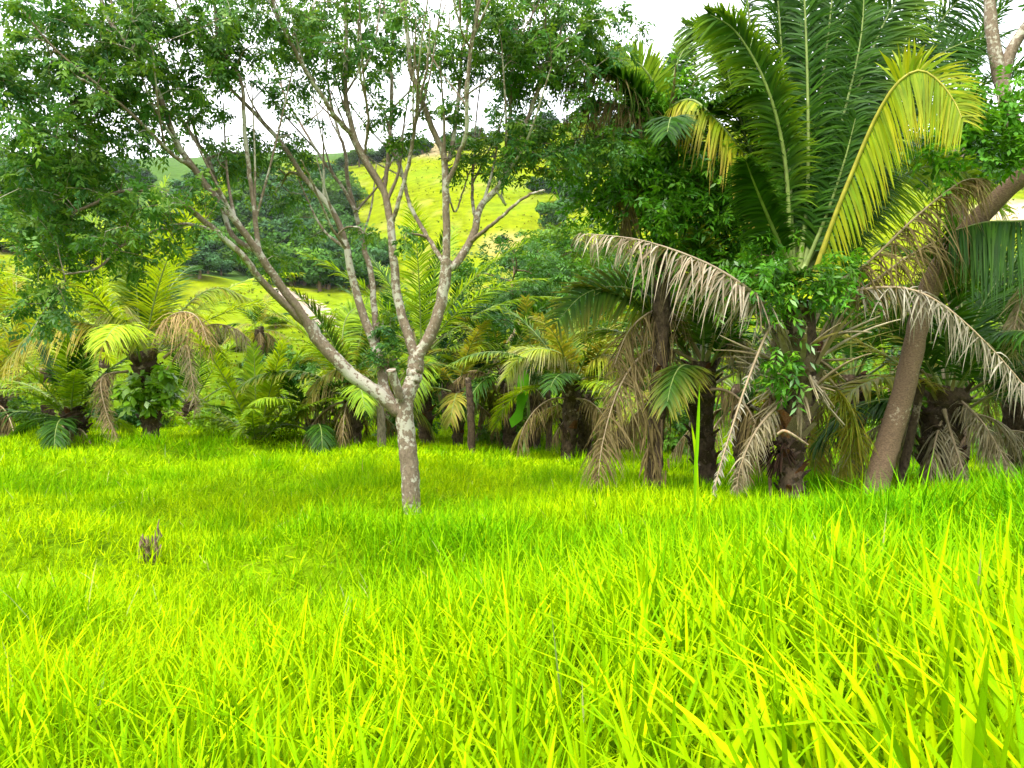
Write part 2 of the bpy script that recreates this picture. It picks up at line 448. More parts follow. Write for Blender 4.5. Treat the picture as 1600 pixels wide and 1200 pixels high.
class Twigs:
    """branch nodes that new twigs can spring from"""
    def __init__(self): self.p, self.r = [], []
    def add(self, pts, rad):
        self.p.append(np.asarray(pts)); self.r.append(np.broadcast_to(np.asarray(rad, float), (len(pts),)))
    def grow(self, buf, tip, r0, r1, k=5, below=0.35, sag=0.1, n=7):
        p = np.concatenate(self.p); r = np.concatenate(self.r)
        dv = tip - p
        dist = np.linalg.norm(dv, axis=1) + below * np.clip(-dv[:, 2], 0, None) * 2 + 0.15 * (r < r1)
        i = np.argmin(dist)
        s = p[i]; L = np.linalg.norm(tip - s)
        mid = (s + tip) / 2 + np.array([0, 0, sag * L]) + rng.standard_normal(3) * 0.07 * L
        pts = spline([s, mid, tip], n)
        a = min(r0, r[i] * 0.8)
        rad = np.linspace(a, min(r1, a), n)
        tube(buf, pts, rad, k)
        self.add(pts[1:], rad[1:])
        return pts

def ell(n, c, r):
    return np.asarray(c) + rand_dir(n) * (rng.random((n, 1)) ** 0.4) * np.asarray(r)

# ------------------------------------------------------------------ the forked tree in the foreground
TB = ground_hit(643, 800, 5, 14)
TY = TB[1]
tree = thing("forked_tree", "tall forked tree with pale lichen-spotted limbs standing in the open grass", "tree", TB)
tw = Twigs()
PXM = TY / FPX
trunk_b = Buf()
def limb(buf, pts, d0, d1, r0, r1, k=10, n=26, lump=0.018):
    """limb through photo points; depth runs from d0 to d1 metres behind the trunk's plane; radii in photo pixels"""
    p = np.array([[a, b] for a, b in pts], float); m = len(p)
    s = np.linspace(0, 1, m)
    p3 = np.array([P(p[i, 0], p[i, 1], TY + d0 + (d1 - d0) * s[i]) for i in range(m)])
    c = spline(p3, n)
    c[1:-1] += rng.standard_normal((n - 2, 3)) * 0.003
    rad = np.linspace(r0 * .63, r1 * .75, n) * PXM
    tube(buf, c, rad, k, lump=lump)
    tw.add(c, rad)
    return c
limb(trunk_b, [(644, 815), (643, 790), (640, 735), (636, 690), (632, 650), (630, 622)], 0, 0, 23, 19, 14, 30, 0.02)
limb(trunk_b, [(632, 648), (612, 634), (592, 616), (552, 588), (528, 564), (500, 534), (482, 504)], 0, -0.15, 17, 13, 12)
limb(trunk_b, [(630, 640), (640, 608), (648, 584), (650, 558)], 0, 0.05, 19, 17, 12)
trunk_b.build("trunk", M_BARK, tree, TB)
stub = Buf()
limb(stub, [(626, 622), (619, 602), (611, 578)], -0.10, -0.22, 11, 10, 10, 6)
o = stub.build("sawn_stub", M_BARK, tree, TB); o["label"] = "short sawn-off stub with a pale cut end"
LIMBS = [  # points, depth at start and end, radius at start and end (px)
    ([(482, 506), (456, 470), (420, 420), (395, 382), (364, 340), (315, 280), (273, 217), (250, 150), (215, 88), (168, 28), (150, -40)], -0.15, -0.9, 11, 3.5),
    ([(484, 512), (444, 474), (410, 440), (381, 402), (336, 360), (290, 322), (245, 301), (190, 300), (120, 330)], -0.1, -1.3, 10, 2.5),
    ([(420, 424), (406, 395), (402, 371), (395, 308), (387, 252), (381, 175), (376, 126), (343, 63), (330, -30)], -0.3, -0.2, 7, 3),
    ([(400, 392), (360, 362), (329, 259), (304, 217), (273, 168), (259, 126), (245, 60)], -0.3, 0.8, 7, 2.5),
    ([(300, 262), (265, 238), (224, 196), (168, 147), (120, 120)], -0.55, -1.6, 5, 2),
    ([(340, 364), (290, 350), (240, 362), (190, 385), (150, 420), (100, 428)], -0.5, -1.5, 4.5, 1.5),
    ([(612, 630), (600, 605), (596, 568), (582, 528), (568, 494), (552, 440), (544, 400), (536, 368), (515, 322), (477, 280), (442, 227), (400, 178), (357, 136), (325, 90)], 0.05, 0.5, 14, 3),
    ([(590, 548), (586, 492), (580, 428), (568, 385), (557, 336), (543, 280), (540, 241), (529, 206), (515, 150), (508, 80)], 0.2, 1.4, 9, 2.5),
    ([(556, 330), (536, 294), (501, 245), (473, 199), (445, 150), (430, 90)], 0.6, 1.6, 5, 2),
    ([(540, 388), (515, 350), (490, 290), (470, 250)], 0.1, -0.6, 4, 1.5),
    ([(650, 562), (638, 524), (624, 480), (616, 420), (612, 360), (606, 325), (599, 297), (564, 238), (550, 199), (540, 147), (541, 70), (538, -40)], 0.05, 0.2, 13, 4),
    ([(555, 215), (530, 190), (505, 154), (473, 101), (442, 42), (418, -20)], 0.2, -0.5, 7, 3),
    ([(600, 300), (606, 250), (610, 205), (613, 140), (606, 70), (600, 10), (596, -60)], 0.2, 1.1, 6, 2.5),
    ([(614, 345), (624, 312), (641, 245), (648, 203), (655, 157), (668, 100), (672, 30)], 0.1, -0.5, 6, 2),
    ([(570, 245), (575, 180), (562, 110), (560, 30)], 0.15, -0.6, 4, 2),
    ([(650, 562), (664, 538), (676, 516), (688, 476), (696, 432), (697, 408)], 0.05, 0.0, 15, 12),
    ([(697, 410), (698, 350), (697, 310), (694, 245), (676, 203), (655, 147), (641, 105), (638, 63), (627, 0), (618, -60)], 0, -0.3, 10, 3.5),
    ([(694, 412), (666, 367), (641, 322), (632, 285), (624, 255), (612, 215), (600, 170)], 0, 0.6, 6, 2.5),
    ([(696, 250), (704, 240), (715, 168), (722, 87), (729, 50), (738, -30)], -0.15, 0.7, 6, 3),
    ([(698, 290), (718, 240), (729, 203), (729, 150), (736, 77), (746, 21), (752, -50)], -0.1, -0.9, 6, 3),
    ([(736, 77), (722, 50), (712, 10)], -0.6, -1.0, 3, 1.5),
    ([(697, 420), (716, 408), (740, 364), (750, 325), (778, 294), (799, 252), (820, 196), (844, 133), (858, 95), (880, 40)], 0, 0.3, 11, 3),
    ([(734, 378), (755, 362), (778, 343), (820, 308), (851, 297)], 0.05, -0.5, 6, 2),
    ([(744, 345), (739, 320), (738, 285), (742, 240), (752, 200)], 0.05, 0.8, 5, 2),
    ([(790, 268), (796, 230), (797, 180), (800, 122), (806, 60), (815, 0)], 0.15, 0.9, 5.5, 2.5),
    ([(776, 300), (790, 320), (784, 300), (800, 262)], 0.1, 0.4, 3, 1.5),
    ([(700, 300), (712, 330), (733, 270), (745, 262)], 0.0, 0.4, 2.5, 1.5),
]
for pts, d0, d1, r0, r1 in LIMBS:
    b = Buf(); c = limb(b, pts, d0, d1, r0, r1, 9, 34)
    b.build("limb", M_BARK, tree, TB)
    # slimmer branches that fan upward off the limb
    for j in range(0 if pts[-1][1] > 230 else 2 if len(pts) < 6 else 4):
        i = int(rng.uniform(.3, .9) * 33); tdir = nrm(c[min(i + 2, 33)] - c[i - 2])
        L = rng.uniform(.7, 1.5); out = nrm(tdir + rng.standard_normal(3) * np.array([.42, .5, .2]) + np.array([0, 0, .25]))
        e = spline([c[i], c[i] + out * L * .5 + rng.standard_normal(3) * .03, c[i] + out * L + np.array([0, 0, .18 * L])], 14)
        r_ = np.linspace(max(.011, (r0 + (r1 - r0) * i / 33) * .36 * PXM), .006, 14)
        bb = Buf(); tube(bb, e, r_, 6, lump=.03); bb.build("branch", M_BARK, tree, TB); tw.add(e, r_)

# foliage masses: photo x, y, half-width, half-height, number of compound leaves, depth offset, depth half-size
CROWN = [
    (95, 175, 105, 75, 900, -1.0, .9), (60, 270, 75, 70, 620, -1.2, .8), (140, 300, 80, 70, 520, -1.1, .8), (70, 370, 70, 45, 420, -1.3, .6),
    (60, 440, 50, 40, 260, -1.4, .4), (185, 110, 100, 80, 650, -.7, .9), (240, 40, 110, 60, 620, -.6, .9), (160, 85, 70, 45, 380, -.8, .7),
    (200, 220, 75, 55, 330, -.9, .8), (200, 350, 60, 28, 170, -1.3, .6), (300, 190, 38, 28, 70, .3, .5), (265, 150, 45, 40, 160, 0, .5), (340, 40, 100, 55, 520, -.3, .8),
    (330, 110, 60, 35, 180, -.1, .5), (430, 40, 80, 50, 380, .3, .9), (420, 130, 60, 35, 170, .4, .5), (380, 240, 45, 22, 100, .2, .4), (455, 210, 45, 40, 130, .6, .6),
    (340, 250, 40, 28, 100, -.3, .4), (440, 290, 55, 45, 230, .7, .5), (425, 390, 50, 45, 180, .9, .5), (300, 330, 70, 30, 150, -.9, .6), (500, 30, 70, 45, 300, .6, .9),
    (560, 30, 80, 45, 330, .3, .9), (520, 110, 45, 40, 140, .5, .6), (590, 110, 50, 50, 190, .3, .7), (640, 40, 65, 45, 230, -.1, .8), (600, 180, 28, 26, 60, .6, .4),
    (640, 215, 38, 22, 80, .2, .4), (700, 40, 70, 45, 260, -.2, .9), (670, 150, 30, 20, 50, -.2, .4), (690, 185, 35, 22, 75, 0, .4), (760, 40, 70, 50, 330, -.2, .9), (700, 100, 40, 26, 80, .2, .5),
    (840, 50, 85, 60, 640, .3, .9), (900, 50, 70, 60, 520, .4, .8), (870, 120, 85, 50, 430, .3, .7), (800, 110, 50, 40, 190, .5, .6), (790, 215, 55, 32, 240, .1, .5),
    (765, 245, 40, 28, 120, .3, .4), (830, 250, 60, 38, 270, .2, .5), (900, 220, 60, 40, 220, .2, .5), (700, 265, 24, 18, 40, .1, .2), (560, 355, 22, 16, 30, -.1, .2), (640, 365, 20, 18, 35, -.1, .2),
    (250, -90, 260, 90, 620, -.3, 1.6), (560, -100, 260, 90, 620, .2, 1.6), (800, -90, 160, 90, 420, .3, 1.2), (-60, 260, 70, 150, 420, -1.1, .9), (620, 560, 26, 30, 70, .1, .15), (600, 510, 24, 30, 60, .2, .15),
]
LEAFC = [(.042, .125, .022), (.062, .165, .024), (.100, .215, .026), (.050, .145, .045), (.150, .260, .028)]
crown_b, twig_b = Buf(), Buf()
for (cx, cy, rx, ry, ns, dd, dr) in CROWN:
    ns = int(ns * ((.85 if cx < 260 or cx > 790 else .66) if cy > -50 else .22))
    if cx < 260 and cy > 280: ns = int(ns * .5)
    C0 = P(cx, cy, TY + dd); R0 = np.array([rx * PXM, dr, ry * PXM])
    nsub = max(2, ns // 45)
    tw.grow(twig_b, C0, 0.02, 0.008, 5)
    for q in ell(nsub, C0, R0 * 0.9):
        tw.grow(twig_b, q, 0.011, 0.005, 4)
        m = ns // nsub
        ntip = max(2, m // 7)
        for tip in q + rng.standard_normal((ntip, 3)) * np.minimum(R0 * 0.55, 0.34):
            pts = tw.grow(twig_b, tip, 0.006, 0.003, 3, n=5)
            kk = max(3, int(m / ntip * 1.25))
            ti = rng.uniform(0.35, 1.0, kk); base = np.stack([np.interp(ti, np.linspace(0, 1, 5), pts[:, a]) for a in range(3)], 1)
            ax = nrm(pts[-1] - pts[0] + 1e-6)
            d = nrm(ax * 0.5 + rand_dir(kk) * np.array([1, 1, 0.55]) + np.array([0, 0, -0.12]))
            sprays(crown_b, base, d, rng.uniform(0.11, 0.20, kk), 10, 0.056, 0.024, pick(LEAFC, kk))
tag(twig_b.build("twig_network", M_BARK, tree, TB), kind="stuff")
crown_b.build("crown", M_LEAF, tree, TB)

# ------------------------------------------------------------------ palms
GREEN = [(.030, .095, .006), (.048, .125, .007), (.022, .072, .008)]
FRESH = [(.19, .31, .008), (.25, .36, .010), (.13, .25, .009)]
LIME = [(.32, .43, .010), (.38, .46, .012), (.25, .38, .010)]
YELLOW = [(.33, .35, .010), (.27, .34, .008), (.20, .30, .010)]
OLIVE = [(.23, .24, .020), (.17, .22, .018), (.28, .22, .03)]
DRY = [(.29, .24, .14), (.22, .175, .095), (.33, .285, .19)]
BROWN = [(.17, .125, .05), (.22, .165, .07), (.125, .09, .04)]
GREY = [(.28, .25, .185), (.20, .175, .125), (.33, .30, .23)]

def frond(root, org, pts, W, cols, nl=60, hint=(0, 0, 1), vee=0.25, droop=0.25, width=0.035, rr=0.022, dead=False, tip=None,
          one=1.0, two=1.0, start=0.14, fwd=(0.5, 1.0), rcol=None, miss=0.0, segs=4, jit=0.10, name=None, hang=0.0, two_from=0.0):
    """one palm frond: leaflets in two rows along a curved rachis (its sub-part)"""
    c = spline(pts, 40)
    T = nrm(np.gradient(c, axis=0))
    h = np.asarray(hint, float)
    s = np.sort(np.clip(np.linspace(start, 0.995, nl) + rng.standard_normal(nl) * 0.004, start, 0.998))
    b = Buf()
    sq = np.linspace(0, 1, 40)
    at = lambda A: np.stack([np.interp(s, sq, A[:, k]) for k in range(3)], 1)
    base0 = at(c); Tt = nrm(at(T))
    side = nrm(np.cross(Tt, h)); up = nrm(np.cross(side, Tt))
    prof = np.interp(s, [0, .1, .25, .5, .75, .9, 1], [.45, .65, .92, 1, .85, .6, .38])
    for sg, k in ((1, one), (-1, two)):
        keep = rng.random(nl) > miss
        if k <= 0: continue
        f = np.interp(s, [0, 1], fwd)[:, None] + rng.standard_normal((nl, 1)) * jit
        v = vee + rng.standard_normal((nl, 1)) * jit * 1.2
        lat = sg * side * np.cos(v) + up * np.sin(v)
        d = nrm(lat * np.cos(f) + Tt * np.sin(f) + rng.standard_normal((nl, 3)) * jit * 0.4)
        if hang and sg == 1: d = nrm(d * (1 - hang) + np.array([0, 0, -hang]))
        if sg == -1 and two_from: keep = keep & (s > two_from)
        wv = nrm(Tt - (Tt * d).sum(1, keepdims=True) * d + rng.standard_normal((nl, 3)) * (0.45 if dead else 0.15))
        L = W * prof * k * rng.uniform(0.8 if not dead else 0.55, 1.08, nl)
        wd = width * np.interp(s, [0, .3, .8, 1], [.8, 1, .9, .6]) * rng.uniform(.7, 1.15, nl) * (0.7 if dead else 1)
        dr = droop * rng.uniform(0.6, 1.5, nl)
        cc = pick(cols, nl); tc = pick(tip, nl) if tip else None
        if keep.sum() > 1:
            strips(b, base0[keep], d[keep], wv[keep], L[keep], wd[keep], dr[keep], segs, cc[keep], None if tc is None else tc[keep])
    nm = name or ("dry_frond" if dead else "frond")
    o = b.build(nm, M_DEAD if dead else M_FROND, root, org)
    rb = Buf()
    tube(rb, c[::2], np.interp(sq[::2], [0, .1, .5, 1], [rr * 1.5, rr, rr * .6, rr * .15]), 5, rcol if rcol is not None else ((.30, .22, .13) if dead else (.16, .21, .05)))
    rb.build("rachis", M_RACHIS, o, org)
    return o

def arc(base, az, e0, L, bend, pw=1.3, n=9, drift=0.0):
    """rachis that leaves the crown at elevation e0 and bends over by 'bend' radians"""
    p = [np.array(base, float)]
    for i in range(n):
        s = (i + 0.5) / n
        e = e0 - bend * s ** pw; a = az + drift * s
        p.append(p[-1] + L / n * np.array([math.cos(e) * math.sin(a), math.cos(e) * math.cos(a), math.sin(e)]))
    return np.array(p)

def crown_fronds(root, org, c, n, L, W, nl, cols, e=(1.45, 0.2), bend=(0.5, 1.5), width=0.035, tip=None, dead=0, dcols=BROWN, seed=0, az0=None, rr=0.02, segs=3, droop=0.25, spread=0.08):
    r = random.Random(seed)
    a0 = r.uniform(0, 6.28) if az0 is None else az0
    for i in range(n):
        t = (i + 0.5) / n
        az = a0 + i * 2.39996 + r.uniform(-.2, .2)
        e0 = e[0] + (e[1] - e[0]) * t + r.uniform(-.12, .12)
        bd = bend[0] + (bend[1] - bend[0]) * t + r.uniform(-.2, .2)
        off = np.array([math.sin(az), math.cos(az), 0]) * spread
        l = L * r.uniform(.82, 1.1) * (0.85 + 0.3 * math.sin(PI * t))
        tp = tip if (tip and r.random() < 0.75) else None
        frond(root, org, arc(c + off - np.array([0, 0, .25 * t]), az, e0, l, bd, drift=r.uniform(-.3, .3)), W * r.uniform(.85, 1.1), cols if not callable(cols) else cols(t, r),
              int(nl * 1.45), vee=r.uniform(-.1, .45), droop=droop * (0.6 + 1.2 * t), width=width * 1.15, tip=tp, rr=rr, segs=segs)
    for i in range(dead):
        az = a0 + 1.1 + i * 2.6 + r.uniform(-.5, .5)
        e0 = r.uniform(-.5, .35)
        off = np.array([math.sin(az), math.cos(az), 0]) * spread * 1.5
        frond(root, org, arc(c + off - np.array([0, 0, .35]), az, e0, L * r.uniform(.5, .8), r.uniform(1.0, 1.7) + e0, pw=.8), W * r.uniform(.5, .8), dcols, int(nl * 1.4),
              vee=-.5, droop=r.uniform(.7, 1.3), width=width * .9, dead=True, rr=rr * .9, segs=segs, miss=.12, jit=.22)

boot_cache = {}
def boot_mesh(kind, dark=False):
    """old leaf base: a flared, tapering, keeled plate with a torn end"""
    if (kind, dark) in boot_cache: return boot_cache[kind, dark]
    r = np.random.default_rng(kind + 40)
    b = Buf()
    L = 1.0; n = 5
    z = np.linspace(0, L, n); w = np.interp(z, [0, .35, 1], [.62, .5, .17 + .1 * r.random()])
    out = 0.06 + 0.42 * z ** 1.5 + r.standard_normal(n) * .015; th = np.interp(z, [0, 1], [.16, .07])
    rows = []
    for i in range(n):
        tilt = .12 * r.standard_normal() if i == n - 1 else 0
        rows += [(-w[i], out[i] - .10, z[i] + tilt), (0, out[i] + th[i], z[i]), (w[i], out[i] - .10, z[i] - tilt), (0, out[i] - th[i] - .04, z[i])]
    V = np.array(rows)
    F = [[i * 4 + a, i * 4 + (a + 1) % 4, i * 4 + 4 + (a + 1) % 4, i * 4 + 4 + a] for i in range(n - 1) for a in range(4)]
    F += [[(n - 1) * 4 + a for a in range(4)]]
    b.add(V, F, (np.array([1, .93, .84]) if kind != 3 else np.array([1.25, .72, .42])) * (.65 + .14 * kind))
    m = b.mesh("leaf_base", smooth=False); m.materials.append(M_PALMBARK if dark else M_BOOT)
    boot_cache[kind, dark] = m
    return m

def boots(root, org, axis, n, r0, r1, size, seed=1, tilt=0.15, dark=False):
    """old leaf bases set in a spiral up the trunk axis (points)"""
    rr_ = random.Random(seed)
    c = spline(axis, 60)
    for i in range(n):
        t = (i + .5) / n
        p = c[min(59, int(t * 59))]
        a = i * 2.39996
        rad = r0 + (r1 - r0) * t
        o = link("leaf_base", boot_mesh(rr_.randrange(5), dark), root, p - org + np.array([math.sin(a) * rad, math.cos(a) * rad, 0]))
        o.rotation_euler = (rr_.uniform(-.12, .12) - tilt, rr_.uniform(-.15, .15), -a)
        s = size * rr_.uniform(.75, 1.2)
        o.scale = (s * rr_.uniform(.8, 1.1), s, s * rr_.uniform(.9, 1.3))

def trunk_tube(root, org, axis, rad, mat=None, k=12, n=30, lump=.06, rings=0.0, name="trunk"):
    c = spline(axis, n); r = np.interp(np.linspace(0, 1, n), np.linspace(0, 1, len(rad)), rad)
    if rings: r = r * (1 + rings * np.where(np.arange(n) % 3 == 0, 1, -.4))
    b = Buf(); tube(b, c, r, k, lump=lump)
    return b.build(name, mat or M_PALMBARK, root, org)

def stubs(root, org, c, n, L, seed, spread=.18, e=(.2, 1.2)):
    """splayed dry leaf stalks left on the crown"""
    r = random.Random(seed)
    for i in range(n):
        az = i * 2.39996 + r.uniform(-.3, .3); el = r.uniform(*e); l = L * r.uniform(.5, 1.1)
        st = np.array(c) + np.array([math.sin(az), math.cos(az), 0]) * spread + np.array([0, 0, r.uniform(-.3, .2)])
        p = arc(st, az, el, l, r.uniform(-.1, .5), n=5)
        b = Buf(); col = pick(DRY, 1)[0]
        strips(b, p[:1], nrm(p[-1:] - p[:1]), nrm(np.array([[math.cos(az), -math.sin(az), .2]])), np.array([l]), np.array([.05 * r.uniform(.7, 1.3)]), np.array([.12]), 5, col[None])
        tube(b, spline(p, 8), np.linspace(.02, .006, 8), 4, col)
        b.build("leaf_stalk", M_DEAD, root, org)

def at_base(px, py, y0=4, y1=24):
    return ground_hit(px, py, y0, y1)

# --- big palm on the right
A = at_base(1238, 785, 5, 14); AY = A[1]
pA = thing("tall_palm", "largest palm, with a thick scaly trunk and one arching yellow frond", "palm tree", A)
axA = [A - [0, 0, .1], P(1236, 740, AY), P(1240, 690, AY), P(1248, 640, AY), P(1252, 560, AY), P(1246, 470, AY)]
trunk_tube(pA, A, axA, [.13, .125, .115, .12, .15, .16], k=16, n=44, lump=.07, rings=.05)
boots(pA, A, axA[2:5], 34, .07, .14, .21, 3, .3)
boots(pA, A, axA[:3], 44, .10, .09, .10, 8, .35, True)
stubs(pA, A, P(1248, 560, AY), 34, .75, 5, .24, (.1, 1.25))
stubs(pA, A, P(1250, 590, AY), 34, .42, 9, .17, (-1.1, .1))
cA = P(1243, 450, AY)
def fpx(pts, d):
    """photo points with depth offsets from the palm's own plane"""
    d = np.interp(np.linspace(0, 1, len(pts)), np.linspace(0, 1, len(d)), d)
    return np.array([P(a, b, AY + e) for (a, b), e in zip(pts, d)])
UP = [([(1246, 430), (1240, 290), (1236, 150), (1228, 20), (1205, -110)], (.1, .4, .6), GREEN, None, .75),
      ([(1250, 430), (1276, 300), (1300, 170), (1318, 40), (1325, -100)], (.1, .5, .8), GREEN, None, .78),
      ([(1238, 430), (1198, 310), (1160, 200), (1135, 110), (1118, 60)], (.1, .3, .5), GREEN, FRESH, .6),
      ([(1258, 430), (1318, 310), (1368, 190), (1410, 80), (1440, -20)], (.1, .5, .7), GREEN, None, .72),
      ([(1252, 430), (1290, 340), (1320, 250), (1338, 180)], (-.05, -.2, -.3), GREEN, None, .5),
      ([(1235, 430), (1228, 260), (1200, 140), (1152, 52), (1105, 20)], (0, -.3, -.4), GREEN, FRESH, .5),
      ([(1240, 430), (1215, 300), (1172, 160), (1120, 60), (1070, 40)], (0, .5, 1.0), GREEN, FRESH, .6),
      ([(1248, 430), (1262, 300), (1262, 140), (1256, -20), (1245, -150)], (-.05, -.1, -.1), GREEN, None, .55),
      ([(1252, 430), (1285, 300), (1318, 180), (1345, 60), (1352, -60)], (-.05, -.1, -.1), GREEN, None, .5),
      ([(1250, 430), (1320, 280), (1400, 140), (1480, 20), (1560, -60)], (.1, .9, 1.5), GREEN, None, .66),
      ([(1240, 430), (1232, 250), (1222, 100), (1210, -40), (1180, -180)], (0, 0, 0), GREEN, None, .6),
      ([(1250, 430), (1268, 250), (1285, 130), (1298, 20), (1312, -130)], (0, .1, .2), GREEN, None, .6),
      ([(1255, 430), (1300, 260), (1350, 110), (1392, 15), (1450, -80)], (0, .2, .3), GREEN, FRESH, .75),
      ([(1245, 430), (1250, 200), (1252, 0), (1250, -220)], (.1, .5, .9), GREEN, None, .8),
      ([(1238, 430), (1205, 270), (1180, 120), (1165, -20), (1140, -150)], (.1, .6, 1.1), GREEN, FRESH, .75),
      ([(1255, 430), (1290, 270), (1330, 150), (1350, 20), (1370, -140)], (.1, .8, 1.4), GREEN, None, .75),
      ([(1260, 430), (1310, 320), (1380, 190), (1460, 90), (1560, 50)], (.1, .5, .8), GREEN, None, .7),
      ([(1265, 430), (1330, 350), (1420, 270), (1500, 265), (1570, 330)], (.1, .9, 1.5), FRESH, None, .6),
      ([(1230, 440), (1190, 340), (1150, 250), (1110, 210), (1070, 230)], (.1, .8, 1.5), GREEN, None, .6),
      ([(1240, 430), (1205, 350), (1180, 290), (1165, 250)], (-.1, -.5, -.8), GREEN, None, .4),
      ([(1250, 430), (1300, 340), (1340, 280), (1370, 260)], (-.1, .2, .4), GREEN, None, .6)]
for pts, d, cols, tip, W in UP:
    frond(pA, A, fpx(pts, d), W * .92, cols, 210, hint=(random.choice((-1, 1)) * random.uniform(.15, .9), -.8, .1), vee=random.uniform(-.1, .4), droop=.42, width=.031, rr=.028, tip=tip, fwd=(.5, .9), start=.14, jit=.13)
f = frond(pA, A, fpx([(1275, 425), (1300, 350), (1335, 262), (1368, 185), (1402, 130), (1437, 110), (1468, 128), (1492, 160), (1505, 190)], (-.2, -.9, -1.15)), .52, [(.21, .30, .008), (.26, .33, .010), (.16, .26, .008), (.33, .35, .01)], 175, hint=(0, -1, .1),
          vee=.1, droop=.34, width=.028, jit=.2, rr=.026, tip=[(.34, .38, .012), (.46, .38, .02), (.25, .33, .01)], one=1.0, two=.8, fwd=(.3, .4), start=.05, rcol=(.30, .27, .03), hang=.72, two_from=.5)
f["label"] = "yellow frond arching over to the right"
f = frond(pA, A, fpx([(1215, 490), (1190, 470), (1150, 438), (1090, 405), (1000, 375), (905, 364)], (-.15, -.6, -.5)), .40, [(.34, .275, .20), (.24, .18, .12), (.40, .345, .27)], 150, hint=(0, -.25, 1), vee=-.75, droop=.75, width=.03, jit=.3, miss=.12, rr=.024, dead=True, fwd=(.3, .55), rcol=(.30, .23, .16))
f["label"] = "pale dry frond sticking out to the left"
for pts, d, cols, W, dr in [
        ([(1285, 455), (1356, 410), (1430, 340), (1500, 285), (1540, 280)], (-.1, -.3, -.3), BROWN, .5, .9),
        ([(1290, 470), (1350, 450), (1420, 400), (1490, 370), (1530, 400)], (0, .1, .3), BROWN, .5, .9),
        ([(1290, 470), (1350, 452), (1410, 450), (1460, 468), (1520, 515), (1590, 590), (1640, 660)], (-.1, -.5, -.8), GREY, .34, .8),
        ([(1230, 520), (1205, 510), (1170, 590), (1140, 680), (1122, 740), (1110, 790)], (-.2, -.5, -.75), GREY, .10, .5),
        ([(1270, 560), (1330, 640), (1335, 690), (1315, 735)], (.1, .5, .6), OLIVE, .40, .8),
        ([(1225, 600), (1190, 640), (1170, 700), (1165, 770)], (.1, .4, .5), BROWN, .25, .8),
        ([(1230, 620), (1185, 668), (1160, 720), (1150, 765)], (-.1, -.2, -.2), DRY, .22, .8)]:
    frond(pA, A, fpx(pts, d), W * .85, cols, 160, hint=(0, -.3, 1), vee=-.6, droop=dr, width=.028, rr=.018, dead=True, fwd=(.3, .7), jit=.45, miss=.2)
b = Buf(); tube(b, spline([P(1216, 678, AY - .3), P(1225, 673, AY - .36), P(1240, 680, AY - .36), P(1262, 695, AY - .28)], 12), np.linspace(.018, .012, 12), 6, (2.3, 2.1, 1.9))
b.build("broken_leaf_stalk", M_BOOT, pA, A)
b = Buf()
for q in rand_dir(90):
    st = P(1218, 705, AY - .05) + q * .1
    tube(b, [st, st + q * .1 + np.array([-.03, 0, -.09])], [.012, .004], 4, (.35, .25, .2))
b.build("fibre_tuft", M_PALMBARK, pA, A)

def palm(name, label, px, py, cx, cy, r0, r1, boots_n=14, Y=None, lean=None, **k):
    base = at_base(px, py) if Y is None else np.array([(px - 800) / FPX * Y, Y, height((px - 800) / FPX * Y, Y)])
    root = thing(name, label, "palm tree", base, k.pop("group", None))
    c = P(cx, cy, base[1])
    mid = (base + c) / 2 + np.array([random.uniform(-.06, .06), 0, 0])
    ax = [base - [0, 0, .1], mid, c]
    trunk_tube(root, base, ax, [r0, (r0 + r1) / 2, r1], lump=.12, rings=.07)
    if boots_n: boots(root, base, [base * .7 + mid * .3, mid, c], int(boots_n * 1.5), r0 * .8, r1 * .85, r1 * .85, int(px), .3, True)
    if k.get("stub"): stubs(root, base, c, k.pop("stub"), .6, int(px), r1)
    k.pop("stub", None)
    crown_fronds(root, base, c, **k)
    return root, base, c

def spec(root, org, pts, W, cols, dead=False, d=(0, 0), **k):
    dd = np.interp(np.linspace(0, 1, len(pts)), np.linspace(0, 1, len(d)), d)
    k.setdefault("hint", (0, -.3, 1)); k.setdefault("vee", -.5 if dead else .05); k.setdefault("droop", .8 if dead else .35)
    k.setdefault("fwd", (.3, .7)); k.setdefault("nl", 150 if dead else 110); k.setdefault("width", .034)
    if dead: k.setdefault("jit", .34); k.setdefault("miss", .16); k["width"] = .027; W *= .85
    return frond(root, org, np.array([P(a, b, org[1] + e) for (a, b), e in zip(pts, dd)]), W, cols, dead=dead, **k)

# --- palm with the long brown drooping fronds, left of the big palm
pB, B, cB = palm("drooping_palm", "palm with long brown fronds drooping to the grass beside the largest palm", 1108, 772, 1098, 565, .12, .17, 22, n=11, L=1.9, W=.5, nl=60, cols=GREEN, e=(1.4, .3), bend=(.5, 1.3), tip=OLIVE, dead=2, seed=21, stub=10)
spec(pB, B, [(1095, 560), (1055, 498), (1020, 466), (965, 448), (912, 460), (868, 505)], .52, GREEN, d=(0, -.3, -.5), tip=OLIVE, hint=(0, -1, .5), droop=.3)
spec(pB, B, [(1098, 565), (1062, 500), (1022, 486), (982, 518), (958, 575)], .62, BROWN, True, d=(0, -.4, -.6))
spec(pB, B, [(1095, 570), (1042, 545), (1000, 558), (965, 612), (942, 690), (934, 752)], .55, [(.20, .145, .06), (.15, .11, .05), (.25, .195, .09)], True, d=(0, -.6, -.9), nl=210)
spec(pB, B, [(1100, 560), (1130, 520), (1160, 530), (1175, 580)], .4, DRY, True, d=(0, -.2, -.3))
